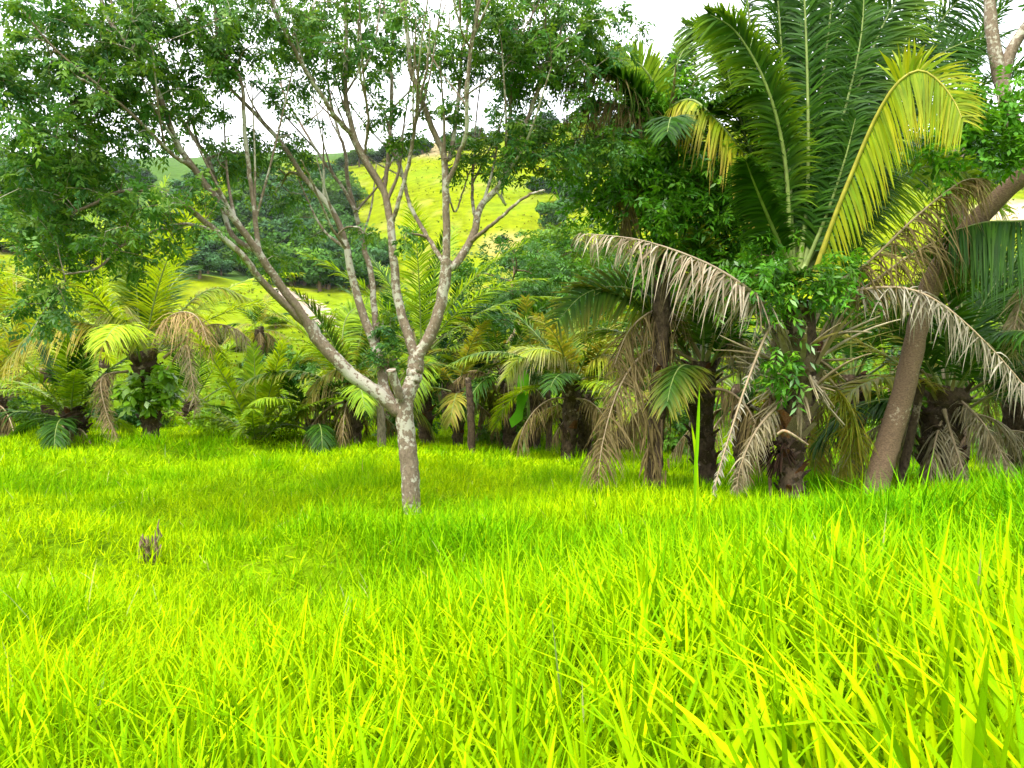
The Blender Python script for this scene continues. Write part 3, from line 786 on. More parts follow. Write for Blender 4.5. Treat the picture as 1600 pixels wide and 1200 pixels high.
# --- tall burnt-footed palm, overgrown by the vine
pC, Cc, cC = palm("vine_clad_palm", "tall palm on a black narrow foot, its crown overgrown by leafy vine", 1020, 772, 1042, 215, .085, .11, 10, n=8, L=1.35, W=.42, nl=60, cols=GREEN, e=(.9, -.1), bend=(.6, 1.3), dead=3, seed=5, tip=None, stub=8)
spec(pC, Cc, [(1042, 200), (1050, 168), (1080, 156), (1110, 178), (1152, 226), (1195, 285), (1212, 365)], .38, YELLOW, d=(0, -.7, -.9), tip=[(.45, .33, .05), (.4, .24, .05)], droop=.9, vee=-.4)
spec(pC, Cc, [(1035, 215), (1000, 150), (960, 118), (910, 110), (860, 130)], .5, BROWN + GREEN, True, d=(0, -.4, -.5))
spec(pC, Cc, [(1035, 215), (985, 170), (930, 158), (880, 185)], .5, BROWN, True, d=(0, -.3, -.2))
spec(pC, Cc, [(1035, 200), (1020, 130), (990, 95), (950, 98)], .36, FRESH, d=(0, -.2, -.2), hint=(0, -1, .3), droop=.05)
spec(pC, Cc, [(1045, 200), (1050, 130), (1062, 90), (1075, 70)], .3, GREEN, d=(0, .3, .5), hint=(0, -1, .1))
b = Buf()
for i in range(70):
    t = rng.random(); q = P(1018 + rng.normal() * 9, 640 + t * 105, Cc[1] - .08); l = rng.uniform(.12, .35)
    strips(b, q[None], nrm(np.array([[rng.normal() * .25, -.2, -1]])), nrm(rng.standard_normal((1, 3))), np.array([l]), np.array([.03]), np.array([.1]), 3, pick(BROWN, 1))
b.build("hanging_leaf_remains", M_DEAD, pC, Cc)
# --- pair of palms further back, in the middle
pD, D_, cD = palm("yellowing_palm", "palm with yellowing fronds arching left, just right of the pasture's middle", 885, 720, 893, 595, .13, .17, 16, n=12, L=2.3, W=.5, nl=46, cols=lambda t, r: r.choice([GREEN, FRESH, OLIVE]), e=(1.4, .1), bend=(.6, 1.5), tip=YELLOW, dead=4, seed=31, stub=6)
spec(pD, D_, [(900, 600), (885, 560), (850, 545), (815, 555), (790, 590)], .55, YELLOW, d=(0, -.4, -.6), tip=DRY, droop=.6)
spec(pD, D_, [(905, 600), (930, 560), (960, 560), (985, 600)], .5, OLIVE, d=(0, -.4, -.6), tip=YELLOW, droop=.6)
spec(pD, D_, [(890, 600), (860, 560), (830, 545), (800, 545)], .5, YELLOW, d=(0, .2, .3), tip=DRY)
pD2, D2, cD2 = palm("twin_palm", "dark-trunked palm standing close behind the yellowing palm", 912, 718, 915, 610, .13, .16, 12, n=9, L=2.0, W=.5, nl=42, cols=lambda t, r: r.choice([GREEN, OLIVE]), e=(1.3, .0), bend=(.6, 1.4), dead=4, seed=37)
pF, F_, cF = palm("brown_skirted_palm", "palm with brown hanging fronds between two slender dark posts", 795, 706, 790, 575, .13, .17, 16, n=12, L=2.2, W=.5, nl=42, cols=lambda t, r: r.choice([GREEN, GREEN, OLIVE]), e=(1.35, .1), bend=(.6, 1.5), dead=4, seed=41, stub=6)
spec(pF, F_, [(785, 640), (765, 590), (735, 580), (705, 600)], .45, BROWN, True, d=(0, -.5, -.7))
spec(pF, F_, [(745, 615), (770, 570), (795, 530), (812, 500)], .12, DRY, True, d=(-.4, -.4, -.4))
pG, G_, cG = palm("fresh_palm", "bright green palm rising directly behind the forked tree", 668, 697, 658, 545, .15, .2, 14, n=17, L=3.2, W=.6, nl=50, cols=lambda t, r: r.choice([FRESH, GREEN, FRESH]), e=(1.5, .2), bend=(.3, 1.3), dead=2, seed=47, stub=6)
pG2, G2, cG2 = palm("olive_palm", "low palm with olive fronds between the forked tree and a dark post", 715, 702, 715, 600, .12, .15, 8, n=10, L=1.8, W=.45, nl=38, cols=lambda t, r: r.choice([OLIVE, GREEN]), e=(1.3, .1), bend=(.7, 1.5), dead=1, seed=49, tip=YELLOW)
pH, H_, cH = palm("shaggy_palm", "shaggy dark palm with brown skirt left of the forked trunk", 555, 694, 548, 600, .14, .17, 12, n=13, L=2.2, W=.5, nl=44, cols=lambda t, r: r.choice([GREEN, GREEN, FRESH]), e=(1.35, .1), bend=(.5, 1.5), dead=6, seed=53, tip=OLIVE)
spec(pH, H_, [(550, 600), (535, 540), (545, 490), (585, 470)], .5, FRESH, d=(0, .3, .5), hint=(0, -1, .4))
spec(pH, H_, [(545, 610), (560, 580), (530, 575), (495, 600), (470, 650)], .5, OLIVE, d=(0, -.4, -.6), tip=BROWN, droop=.7)
pH2, H2, cH2 = palm("leafy_palm", "leafy green palm arching low between the young palm and the shaggy palm", 485, 690, 488, 655, .12, .14, 0, n=14, L=1.7, W=.45, nl=40, cols=lambda t, r: r.choice([FRESH, FRESH, GREEN]), e=(1.3, .2), bend=(.7, 1.6), dead=1, seed=59)
# --- left group
pI, I_, cI = palm("young_palm", "young stemless palm with upright bright fronds at the edge of the grass", 402, 686, 402, 676, .12, .1, 0, n=15, L=2.1, W=.40, nl=44, cols=lambda t, r: r.choice([LIME, FRESH, FRESH]), e=(1.5, .6), bend=(.15, .8), seed=61, dead=0, width=.042, rr=.02)
pJ, J_, cJ = palm("spreading_palm", "wide palm with fronds arching both ways above a brown skirt, far left", 237, 688, 222, 550, .15, .22, 20, n=15, L=3.5, W=.62, nl=60, cols=lambda t, r: r.choice([FRESH, LIME, GREEN]), e=(1.5, .5), bend=(.3, 1.3), dead=0, seed=67, tip=YELLOW, dcols=BROWN + DRY, stub=10)
spec(pJ, J_, [(225, 560), (175, 520), (110, 502), (50, 520), (5, 575)], .60, OLIVE, d=(0, -.6, -.9), tip=[(.40, .30, .05)], droop=.8)
spec(pJ, J_, [(235, 560), (250, 510), (280, 488), (310, 498), (330, 550)], .6, [(.36, .25, .11), (.28, .2, .09)], True, d=(0, -.6, -.9))
spec(pJ, J_, [(225, 560), (207, 480), (198, 420), (196, 366)], .42, [(.22, .30, .05), (.14, .24, .03)], d=(0, -.1, -.2), hint=(0, -1, .1), droop=.08)
spec(pJ, J_, [(230, 560), (240, 470), (232, 420), (228, 385)], .45, YELLOW, d=(0, .3, .6), hint=(0, -1, .1), droop=.08)
spec(pJ, J_, [(215, 560), (160, 470), (120, 430), (85, 455)], .5, OLIVE + FRESH, d=(0, -.4, -.7), droop=.6)
spec(pJ, J_, [(240, 560), (290, 480), (340, 450), (395, 470)], .5, OLIVE + FRESH, d=(0, .4, .8), tip=YELLOW, droop=.6)
spec(pJ, J_, [(255, 560), (320, 510), (370, 515), (405, 550)], .35, DRY, True, d=(0, .3, .5))
spec(pJ, J_, [(215, 570), (200, 500), (185, 480), (215, 540)], .5, YELLOW, d=(0, -.5, -.9), tip=DRY, droop=.7)
spec(pJ, J_, [(260, 580), (290, 540), (300, 590), (308, 645)], .3, DRY, True, d=(0, -.4, -.5))
spec(pJ, J_, [(200, 580), (160, 590), (165, 640), (185, 690)], .32, [(.33, .24, .13), (.25, .18, .1)], True, d=(0, -.6, -.7))
pK, K_, cK = palm("squat_palm", "squat dark green palm on a short shaggy trunk, left edge of the pasture", 118, 686, 110, 640, .17, .2, 14, n=18, L=1.75, W=.42, nl=42, cols=lambda t, r: r.choice([GREEN, FRESH, FRESH]), e=(1.5, .2), bend=(.3, 1.4), dead=3, seed=71)
pL, L_, cL = palm("edge_palm", "olive palm cut by the left edge of the photograph", 5, 684, -10, 610, .16, .2, 8, n=12, L=2.4, W=.5, nl=42, cols=lambda t, r: r.choice([OLIVE, FRESH]), e=(1.4, .2), bend=(.5, 1.5), dead=4, seed=73, tip=YELLOW)
pL2, L2, cL2 = palm("rear_palm", "yellow-green palm half hidden behind the spreading palm", 20, 640, 20, 520, .16, .2, 0, Y=24, n=13, L=3.6, W=.7, nl=44, cols=lambda t, r: r.choice([OLIVE, FRESH, YELLOW]), e=(1.4, .3), bend=(.5, 1.4), seed=79, dead=1, tip=YELLOW)
pL3, L3, cL3 = palm("rear_palm", "green palm behind and right of the spreading palm's trunk", 300, 690, 300, 625, .16, .2, 0, Y=21, n=13, L=2.6, W=.6, nl=40, cols=lambda t, r: r.choice([FRESH, GREEN]), e=(1.4, .2), bend=(.6, 1.4), seed=83, dead=1)
pL4, L4, cL4 = palm("rear_palm", "dark shaggy palm alone on the grassy slope behind the young palm", 405, 560, 405, 510, .2, .25, 0, Y=42, n=14, L=2.3, W=.7, nl=30, cols=lambda t, r: r.choice([OLIVE, GREEN]), e=(1.4, -.2), bend=(.8, 1.6), seed=89, dead=5, width=.05)
for i, (px, cy, Y, L, lab, cl) in enumerate([(75, 575, 20, 3.0, "lime-green palm behind the squat palm", [LIME, YELLOW]), (160, 520, 27, 3.6, "tall pale palm far behind the spreading palm", [LIME, FRESH]), (610, 560, 21, 2.6, "green palm showing between the forked tree's stems", [FRESH, GREEN]),
        (700, 560, 23, 3.0, "tall green palm behind the forked tree's right stem", [GREEN, FRESH]), (835, 600, 19, 2.4, "shaded palm behind the yellowing palm", [GREEN, OLIVE]), (975, 600, 19, 2.6, "shaded palm behind the drooping brown fronds", [GREEN])]):
    palm("rear_palm", lab, px, 690, px, cy, .15, .18, 0, Y=Y, n=14, L=L, W=.58, nl=36, cols=lambda t, r, cl=cl: r.choice(cl), e=(1.45, .3), bend=(.4, 1.5), seed=300 + i, dead=i % 3, width=.045)
# --- right group
pM, M_, cM = palm("dry_skirted_palm", "palm with grey dry fronds hanging behind the leaning trunk", 1470, 745, 1482, 605, .2, .24, 16, Y=9.8, n=13, L=2.2, W=.6, nl=56, cols=lambda t, r: r.choice([GREEN, GREEN, OLIVE]), e=(1.4, .2), bend=(.5, 1.4), dead=5, dcols=DRY, seed=97, stub=14)
spec(pM, M_, [(1490, 620), (1505, 630), (1535, 660), (1560, 700), (1575, 730)], .3, DRY, True, d=(0, -.6, -.8))
spec(pM, M_, [(1475, 640), (1490, 690), (1505, 735), (1515, 765)], .2, DRY, True, d=(-.2, -.5, -.6))
pM2, M2, cM2 = palm("shaded_palm", "dark palm in the shade between the largest palm and the leaning trunk", 1335, 735, 1330, 585, .14, .18, 8, Y=12.0, n=13, L=2.5, W=.6, nl=46, cols=GREEN, e=(1.45, .1), bend=(.4, 1.4), dead=4, dcols=BROWN, seed=101)
pM3, M3, cM3 = palm("shaded_palm", "palm with dark fans at the right edge behind the dry-skirted palm", 1600, 730, 1590, 520, .16, .2, 6, Y=11.5, n=14, L=2.4, W=.65, nl=50, cols=GREEN, e=(1.45, .2), bend=(.4, 1.4), dead=4, dcols=BROWN + DRY, seed=103)
spec(pM3, M3, [(1640, 700), (1600, 676), (1560, 675), (1542, 690)], .36, DRY, True, d=(0, -.4, -.5))
pM4, M4, cM4 = palm("shaded_palm", "palm with brown skirt between the largest palm and the drooping palm", 1165, 735, 1160, 600, .13, .17, 6, Y=13.0, n=12, L=2.3, W=.55, nl=44, cols=lambda t, r: r.choice([GREEN, OLIVE]), e=(1.4, .1), bend=(.5, 1.4), dead=5, dcols=BROWN + DRY, seed=107)
pR, R_, cR = palm("overhanging_palm", "palm mostly out of view, its dark frond hanging in at the right edge", 1760, 740, 1740, 330, .2, .24, 10, Y=8.6, n=7, L=2.3, W=.6, nl=50, cols=GREEN, e=(1.5, .9), bend=(.3, .8), seed=109)
spec(pR, R_, [(1740, 330), (1680, 335), (1600, 345), (1540, 347), (1485, 362)], .55, GREEN, d=(0, -.3, -.4), droop=1.1, vee=-.5)
spec(pR, R_, [(1740, 340), (1680, 380), (1620, 430), (1590, 490), (1580, 560)], .4, DRY, True, d=(0, -.2, -.2))
pR2, R2, cR2 = palm("background_palm", "palm whose feathery fronds show against the sky behind the yellow frond", 1500, 720, 1490, 150, .16, .2, 0, Y=15.0, n=11, L=2.4, W=.6, nl=46, cols=GREEN, e=(1.4, .2), bend=(.5, 1.5), seed=113)

# ------------------------------------------------------------------ leaning trunk on the right
LB = at_base(1362, 788, 5, 14); LY = LB[1]
lt = thing("leaning_tree", "leaning brown trunk on the right with a fork of grey branches", "tree", LB)
tw2 = Twigs()
def limb2(name, pts, d, r, k=12, n=30, mat=M_BARK2):
    dd = np.interp(np.linspace(0, 1, len(pts)), np.linspace(0, 1, len(d)), d)
    c = spline([P(a, b, LY + e) for (a, b), e in zip(pts, dd)], n)
    rad = np.interp(np.linspace(0, 1, n), np.linspace(0, 1, len(r)), r) * LY / FPX
    bb = Buf(); tube(bb, c, rad, k, lump=.035); bb.build(name, mat, lt, LB); tw2.add(c, rad)
limb2("trunk", [(1356, 800), (1364, 775), (1385, 700), (1415, 600), (1437, 500), (1462, 430), (1512, 360), (1570, 300), (1625, 245), (1680, 150), (1700, 20)], (0, .1, .2), [24, 19, 18, 16.5, 16, 16, 15, 14, 13, 11, 8], 16, 60)
limb2("limb", [(1610, 262), (1585, 200), (1563, 120), (1550, 50), (1545, -20), (1535, -120)], (.2, .3), [13, 12, 11, 10, 8, 5], 10, 26, M_BARK)
limb2("limb", [(1566, 130), (1580, 80), (1606, 38), (1640, -10), (1690, -90)], (.25, .1), [10, 9, 8, 6, 3], 10, 20, M_BARK)
lc_b, lt_b = Buf(), Buf()
for (cx, cy, rx, ry, ns, dd, dr) in [(1560, 150, 60, 35, 90, -.6, .3), (1500, 200, 55, 30, 80, -.6, .3), (1570, 220, 50, 35, 90, -.5, .3), (1480, 245, 40, 20, 40, -.6, .2), (1640, 150, 60, 60, 120, -.3, .5), (1700, 0, 120, 90, 260, .2, 1), (1600, -130, 130, 70, 260, .3, 1)]:
    C0 = P(cx, cy, LY + dd); R0 = np.array([rx * LY / FPX, dr, ry * LY / FPX])
    tw2.grow(lt_b, C0, .018, .008, 5)
    for q in ell(max(3, ns // 9), C0, R0):
        pts = tw2.grow(lt_b, q, .008, .003, 4)
        kk = 9
        sprays(lc_b, pts[-1] + rng.standard_normal((kk, 3)) * .06, nrm(rand_dir(kk) * [1, 1, .4] + [-.2, -.3, -.1]), rng.uniform(.18, .3, kk), 10, .085, .04, pick([(.09, .26, .012), (.06, .19, .015), (.13, .32, .015)], kk))
tag(lt_b.build("twig_network", M_BARK, lt, LB), kind="stuff"); lc_b.build("crown", M_LEAF, lt, LB)

# ------------------------------------------------------------------ climbing vines
def vine(name, label, masses, Y, stems, cols, ll=.10, lw=.032):
    st0 = np.array([P(a, b, Y) for a, b in stems[0]])
    base = np.array([st0[0][0], st0[0][1], height(st0[0][0], st0[0][1])])
    root = thing(name, label, "vine", base)
    T_ = Twigs(); sb, lb = Buf(), Buf()
    for s in stems:
        c = spline([P(a, b, Y + random.uniform(-.1, .1)) for a, b in s], 24)
        tube(sb, c, np.linspace(.022, .012, 24), 6); T_.add(c, np.full(24, .015))
    for (cx, cy, rx, ry, ns, dd, dr) in masses:
        C0 = P(cx, cy, Y + dd); R0 = np.array([rx * Y / FPX, dr, ry * Y / FPX])
        T_.grow(sb, C0, .012, .006, 4)
        for q in ell(max(3, ns // 10), C0, R0):
            pts = T_.grow(sb, q, .006, .003, 3, n=5)
            kk = 10
            sprays(lb, pts[-1] + rng.standard_normal((kk, 3)) * .09, nrm(rand_dir(kk) * [1, 1, .6] + [0, -.25, -.2]), rng.uniform(.10, .2, kk), 6, ll, lw, pick(cols, kk), droop=.4)
    sb.build("stem", M_BARK2, root, base); lb.build("foliage", M_VINE, root, base)
VG = [(.065, .215, .012), (.095, .275, .014), (.045, .155, .014), (.15, .34, .016)]
vine("climbing_vine", "glossy green vine smothering the crown of the tall vine-clad palm", [
    (1060, 150, 75, 45, 330, .2, .4), (1000, 170, 55, 40, 200, 0, .35), (1090, 300, 85, 60, 520, -.1, .45), (1010, 290, 70, 55, 330, -.05, .4), (940, 250, 60, 45, 220, .1, .35), (900, 300, 40, 35, 80, .1, .3),
    (1060, 380, 80, 50, 360, -.1, .4), (1140, 350, 60, 70, 330, -.2, .35), (1150, 430, 60, 45, 260, -.3, .3), (970, 340, 45, 35, 120, .1, .3), (1015, 235, 60, 35, 160, -.2, .3),
    (1175, 310, 45, 55, 200, -.55, .22), (1120, 250, 60, 45, 220, -.5, .25), (1060, 320, 70, 50, 220, -.55, .2), (1190, 400, 45, 45, 170, -.6, .22), (1000, 260, 55, 40, 140, -.4, .2)],
    Cc[1], [[(1030, 772), (1036, 600), (1045, 400), (1050, 160)], [(1045, 420), (1110, 400), (1160, 420)]], VG)
vine("climbing_vine", "green vine climbing the trunk of the largest palm below its crown", [
    (1205, 400, 38, 36, 70, -.35, .2), (1295, 440, 45, 30, 80, -.4, .2), (1305, 405, 30, 22, 40, -.35, .2), (1215, 470, 40, 30, 50, -.35, .2), (1212, 568, 34, 26, 60, -.3, .15), (1180, 430, 36, 28, 60, -.35, .2)],
    AY, [[(1205, 785), (1200, 680), (1208, 580), (1225, 460), (1250, 410)]], VG)
vine("climbing_vine", "small broad-leaved vine on the trunk of the spreading palm at far left", [(222, 610, 22, 30, 60, -.35, .15), (258, 595, 18, 28, 50, -.35, .15), (205, 600, 16, 20, 30, -.35, .15)],
    J_[1], [[(240, 688), (236, 640), (228, 600)]], [(.12, .27, .01), (.16, .30, .012)], .16, .10)

# ------------------------------------------------------------------ slender posts and dead stems
def post(label, px, py, top, r, mat, Y=None):
    base = at_base(px, py)
    c = spline([base - [0, 0, .1], P((px + top[0]) / 2 + 2, (py + top[1]) / 2, base[1]), P(top[0], top[1], base[1])], 14)
    b = Buf(); tube(b, c, np.linspace(r * 1.15, r * .85, 14), 9, lump=.06)
    o = b.build("slender_trunk", mat, None, base); tag(o, label, "tree trunk")
post("slender dark bare stem between the olive palm and the brown-skirted palm", 737, 707, (731, 590), .075, M_PALMBARK)
post("slender dark bare stem left of the yellowing palm", 857, 714, (855, 600), .065, M_PALMBARK)
post("slender tan stem beside the shaggy palm left of the forked trunk", 597, 697, (589, 600), .075, M_BOOT)
post("slender dark stem just left of the leaning trunk's middle", 1400, 770, (1440, 600), .05, M_PALMBARK)

# stump in the grass
SB = ground_hit(236, 880, 2, 12)
stump = thing("broken_stump", "small grey splintered stump poking out of the grass at left", "stump", SB)
def splinter(px, pyt, hw, lean, d, tone):
    """one torn sliver of the stump: flat, uneven, with a ragged tip"""
    s_ = SB[1] / FPX; n = 10
    c = spline([P(px, 915, SB[1] + d), P(px + lean * .4, (915 + pyt) / 2, SB[1] + d), P(px + lean, pyt, SB[1] + d)], n)
    c[1:] += rng.standard_normal((n - 1, 3)) * .006
    w = np.array([1, 1, 1, .97, .94, .9, .8, .66, .42, .12]) * hw * s_ * rng.uniform(.8, 1.15, n)
    b = Buf(); tube(b, c, w, 5, np.array(tone), lump=.22)
    b.build("splinter", M_WOOD, stump, SB, smooth=False)
for k in range(17):
    px = 217 + k * 2.0 + rng.normal() * 1.2
    splinter(px, (838 if px < 238 else 848) + rng.uniform(-3, 8), rng.uniform(3.6, 6.0), rng.normal() * 3 - 1, rng.uniform(-.05, .08), np.array([1, .84, .62]) * rng.uniform(.35, .9))
splinter(244, 812, 3.6, 4, .07, (.6, .5, .42))
splinter(240, 826, 3.0, 3, .06, (.8, .7, .6))

# ------------------------------------------------------------------ broadleaf trees and shrubs behind
def bush_tree(name, label, px, pyb, cx, cy, rx, ry, ns, cols, cat="tree", Y=None, ll=.14, lw=.06, group=None, nl=8, sprlen=.3, mat=None, trunk_r=.06):
    base = ground_hit(px, pyb, 10, 200) if Y is None else np.array([(px - 800) / FPX * Y, Y, float(height((px - 800) / FPX * Y, Y))])
    Yb = base[1]; s = Yb / FPX
    root = thing(name, label, cat, base, group)
    T_ = Twigs(); tb, lb = Buf(), Buf()
    C0 = P(cx, cy, Yb); R0 = np.array([rx * s, (rx + ry) / 2 * s, ry * s])
    c = spline([base - [0, 0, .2], (base + C0) / 2 + rng.standard_normal(3) * .1, C0], 12)
    tube(tb, c, np.linspace(trunk_r * 1.4, trunk_r * .6, 12), 8); T_.add(c, np.linspace(trunk_r * 1.4, trunk_r * .6, 12))
    nsub = max(6, ns // 28)
    for q in ell(nsub, C0, R0 * .95):
        pts = T_.grow(tb, q, trunk_r * .5, .01, 4)
        m = ns // nsub
        lob = q + rng.standard_normal((m, 3)) * R0 * .16
        col = pick(cols, 1, .1) * np.ones((m, 1)) * rng.uniform(.75, 1.25, (m, 1))
        sprays(lb, lob, nrm(rand_dir(m) * [1, 1, .5] + nrm(lob - C0) * .7), np.full(m, sprlen) * rng.uniform(.7, 1.2, m), nl, ll, lw, col)
    tb.build("trunk", M_BARK2, root, base); lb.build("crown", mat or M_LEAF, root, base)
    return root
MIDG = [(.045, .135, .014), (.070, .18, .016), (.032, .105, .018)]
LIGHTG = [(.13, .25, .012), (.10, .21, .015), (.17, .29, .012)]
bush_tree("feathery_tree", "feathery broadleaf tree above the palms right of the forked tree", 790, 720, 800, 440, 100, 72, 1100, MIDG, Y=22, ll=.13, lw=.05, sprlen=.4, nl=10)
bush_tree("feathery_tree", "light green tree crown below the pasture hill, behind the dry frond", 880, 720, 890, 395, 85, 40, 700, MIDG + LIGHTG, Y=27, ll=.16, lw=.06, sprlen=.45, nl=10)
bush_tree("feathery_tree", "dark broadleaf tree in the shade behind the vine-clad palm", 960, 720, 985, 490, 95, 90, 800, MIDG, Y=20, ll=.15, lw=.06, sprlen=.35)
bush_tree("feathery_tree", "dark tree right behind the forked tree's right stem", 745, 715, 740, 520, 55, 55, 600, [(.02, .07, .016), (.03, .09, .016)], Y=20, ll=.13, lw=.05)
for i, (px, pyb, cx, cy, rx, ry, Y, cols, lab) in enumerate([
        (300, 690, 290, 655, 45, 30, 19, LIGHTG, "light green shrub at the foot of the spreading palm"),
        (360, 690, 345, 668, 25, 20, 18.5, LIGHTG, "low light green shrub left of the young palm"),
        (460, 600, 450, 565, 50, 28, 40, MIDG, "rounded green bush on the slope above the young palm"),
        (520, 660, 520, 545, 45, 40, 30, MIDG, "green bush behind the left limb of the forked tree"),
        (640, 690, 640, 640, 60, 50, 19, MIDG, "shaded shrub behind the forked trunk"),
        (770, 700, 770, 660, 45, 35, 20, MIDG + LIGHTG, "shrub behind the olive palm"),
        (845, 710, 840, 670, 45, 40, 21, MIDG + LIGHTG, "shrub behind the yellowing palm's left fronds"),
        (960, 712, 960, 690, 55, 32, 22, MIDG + LIGHTG, "sunlit shrub beyond the twin palm"),
        (1060, 715, 1055, 665, 60, 50, 19, MIDG + LIGHTG, "leafy shrub between the vine-clad palm and drooping palm"),
        (1180, 715, 1190, 655, 70, 55, 22, MIDG, "dark shrub behind the largest palm's trunk, left side"),
        (1300, 715, 1310, 660, 70, 55, 22, MIDG, "dark shrub behind the largest palm's trunk, right side"),
        (1430, 715, 1425, 680, 50, 45, 18, MIDG + LIGHTG, "green shrub seen just right of the leaning trunk"),
        (1540, 715, 1545, 640, 75, 60, 17, MIDG + LIGHTG, "leafy shrub behind the dry-skirted palm"),
        (1400, 715, 1390, 590, 90, 70, 20, MIDG, "tall dark shrub behind the leaning trunk"),
        (1500, 700, 1540, 480, 100, 90, 24, LIGHTG + MIDG, "tall sunlit bush beyond the palms at the right edge"),
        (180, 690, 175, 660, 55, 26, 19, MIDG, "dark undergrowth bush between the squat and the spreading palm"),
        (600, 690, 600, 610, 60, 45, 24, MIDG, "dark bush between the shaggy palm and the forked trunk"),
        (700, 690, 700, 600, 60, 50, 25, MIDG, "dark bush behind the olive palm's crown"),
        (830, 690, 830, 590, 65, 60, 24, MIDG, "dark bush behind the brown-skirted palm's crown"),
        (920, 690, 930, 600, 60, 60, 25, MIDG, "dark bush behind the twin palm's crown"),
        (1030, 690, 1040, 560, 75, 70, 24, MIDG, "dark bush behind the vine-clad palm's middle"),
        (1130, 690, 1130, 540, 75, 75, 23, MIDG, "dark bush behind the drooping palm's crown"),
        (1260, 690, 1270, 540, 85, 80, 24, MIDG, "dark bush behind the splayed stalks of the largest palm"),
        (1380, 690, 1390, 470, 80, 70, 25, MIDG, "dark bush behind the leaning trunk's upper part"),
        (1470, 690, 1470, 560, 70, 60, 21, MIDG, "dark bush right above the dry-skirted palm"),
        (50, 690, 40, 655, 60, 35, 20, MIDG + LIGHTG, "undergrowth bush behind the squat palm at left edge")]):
    bush_tree("shrub", lab, px, pyb, cx, cy, rx, ry, 300, cols, "shrub", Y=Y, ll=.12 * max(1, Y / 22), lw=.055 * max(1, Y / 22), sprlen=.25, trunk_r=.03)

# strap-leaved plant with one bright hanging leaf
SBp = at_base(818, 715)
sp = thing("strap_leaved_plant", "plant with one broad bright green hanging leaf in the palm shade", "plant", SBp)
b = Buf(); c = spline([P(812, 560, SBp[1] - .2), P(818, 600, SBp[1] - .25), P(812, 640, SBp[1] - .2), P(800, 668, SBp[1] - .2)], 14)
w = np.interp(np.linspace(0, 1, 14), [0, .2, .5, .65, .85, 1], [.05, .13, .12, .07, .14, .01])
V = np.stack([c - np.outer(w, [1, .3, 0]), c + np.outer(w, [0, -.15, 0]) * .4, c + np.outer(w, [1, .1, 0])], 1).reshape(-1, 3)
F = [[i * 3 + a, i * 3 + a + 1, i * 3 + 4 + a, i * 3 + 3 + a] for i in range(13) for a in range(2)]
b.add(V, F, (.10, .33, .01)); b.build("leaf", M_FROND, sp, SBp)
b = Buf(); tube(b, spline([SBp, P(826, 640, SBp[1]), P(812, 560, SBp[1] - .2)], 12), np.linspace(.05, .015, 12), 7, (.12, .2, .04)); b.build("stalk", M_RACHIS, sp, SBp)

# ------------------------------------------------------------------ trees on the hills
crown_cache = []
for v in range(6):
    r = np.random.default_rng(200 + v)
    b = Buf()
    lobes = nrm(r.standard_normal((16, 3))) * [.55, .55, .36] * r.uniform(.6, 1, (16, 1)) + [0, 0, .62]
    for q in lobes:
        n = 95
        dq = nrm(r.standard_normal((n, 3)))
        pos = q + dq * r.uniform(.2, .34) * [1, 1, .8] * (r.random((n, 1)) ** .25)
        nn = nrm(dq + r.standard_normal((n, 3)) * .5); a = nrm(np.cross(nn, r.standard_normal((n, 3)))); c2 = np.cross(nn, a)
        s = r.uniform(.035, .075, (n, 1))
        V = np.stack([pos - a * s, pos + c2 * s * .8, pos + a * s, pos - c2 * s * .8], 1).reshape(-1, 3)
        b.add(V, np.arange(n * 4).reshape(-1, 4), np.repeat(np.array([[.8, .8, .8]]) * r.uniform(.7, 1.3), n * 4, 0))
    t = Buf(); tube(t, spline([(0, 0, -.15), (.03, .02, .25), (0, 0, .6)], 7), np.linspace(.06, .03, 7), 6)
    crown_cache.append((b, t))
far_mats = [leaf_mat("far_crown_%s" % n, .25, .8, .05, .6, .35, tint=c, vary=True) for n, c in (("dark", (.048, .120, .022)), ("mid", (.085, .175, .022)), ("light", (.16, .25, .014)), ("blue", (.048, .112, .042)))]
far_meshes = {}
for v, (b, t) in enumerate(crown_cache):
    tm = t.mesh("far_trunk"); tm.materials.append(M_BARK2)
    for k in range(4):
        m = b.mesh("far_crown"); m.materials.append(far_mats[k]); far_meshes[v, k] = (m, tm)
def far_tree(name, label, px, py, hpx, tone, group, y0=60, wide=1.0, v=None, mid_px=480, mid_py=390):
    p = ground_hit(px, py, y0)
    s = hpx * p[1] / FPX
    cm, tm = far_meshes[random.randrange(6) if v is None else v, tone]
    tone_word = ("dark green", "mid green", "light green", "bluish green")[tone]
    root = thing(name, label.replace("TONE", tone_word).replace("SIDE", "left" if px < mid_px else "right").replace("LEVEL", "upper" if py < mid_py else "lower"), "bush" if "bush" in name else "tree", p, group)
    root.rotation_euler = (0, 0, random.uniform(0, 6.28)); root.scale = (s * wide, s * wide, s)
    link("crown", cm, root); link("trunk", tm, root)
R_ = random.Random(3)
for i in range(60):
    px = R_.uniform(395, 585); py = R_.uniform(395, 456)
    if px > 555 and py < 400: continue
    far_tree("hollow_tree", "TONE rounded tree in the LEVEL SIDE part of the wooded hollow", px, py, R_.uniform(32, 58), R_.choice([0, 0, 1, 3]), "trees in the wooded hollow", 190, 1.15)
for i in range(46):
    far_tree("hollow_tree", "TONE rounded tree in the LEVEL SIDE part of the wooded hollow", R_.uniform(380, 545), R_.uniform(295, 385), R_.uniform(28, 48), R_.choice([0, 0, 1, 3]), "trees in the wooded hollow", 190, 1.2)
for i in range(120):
    far_tree("ridge_tree", "TONE tree on the LEVEL SIDE part of the far left wooded slope", R_.uniform(-60, 400), R_.choice([R_.uniform(262, 420), R_.uniform(395, 436)]), R_.uniform(24, 44), R_.choice([0, 3, 3, 1]), "trees on the wooded slope at left", 250, 1.25, mid_px=180, mid_py=360)
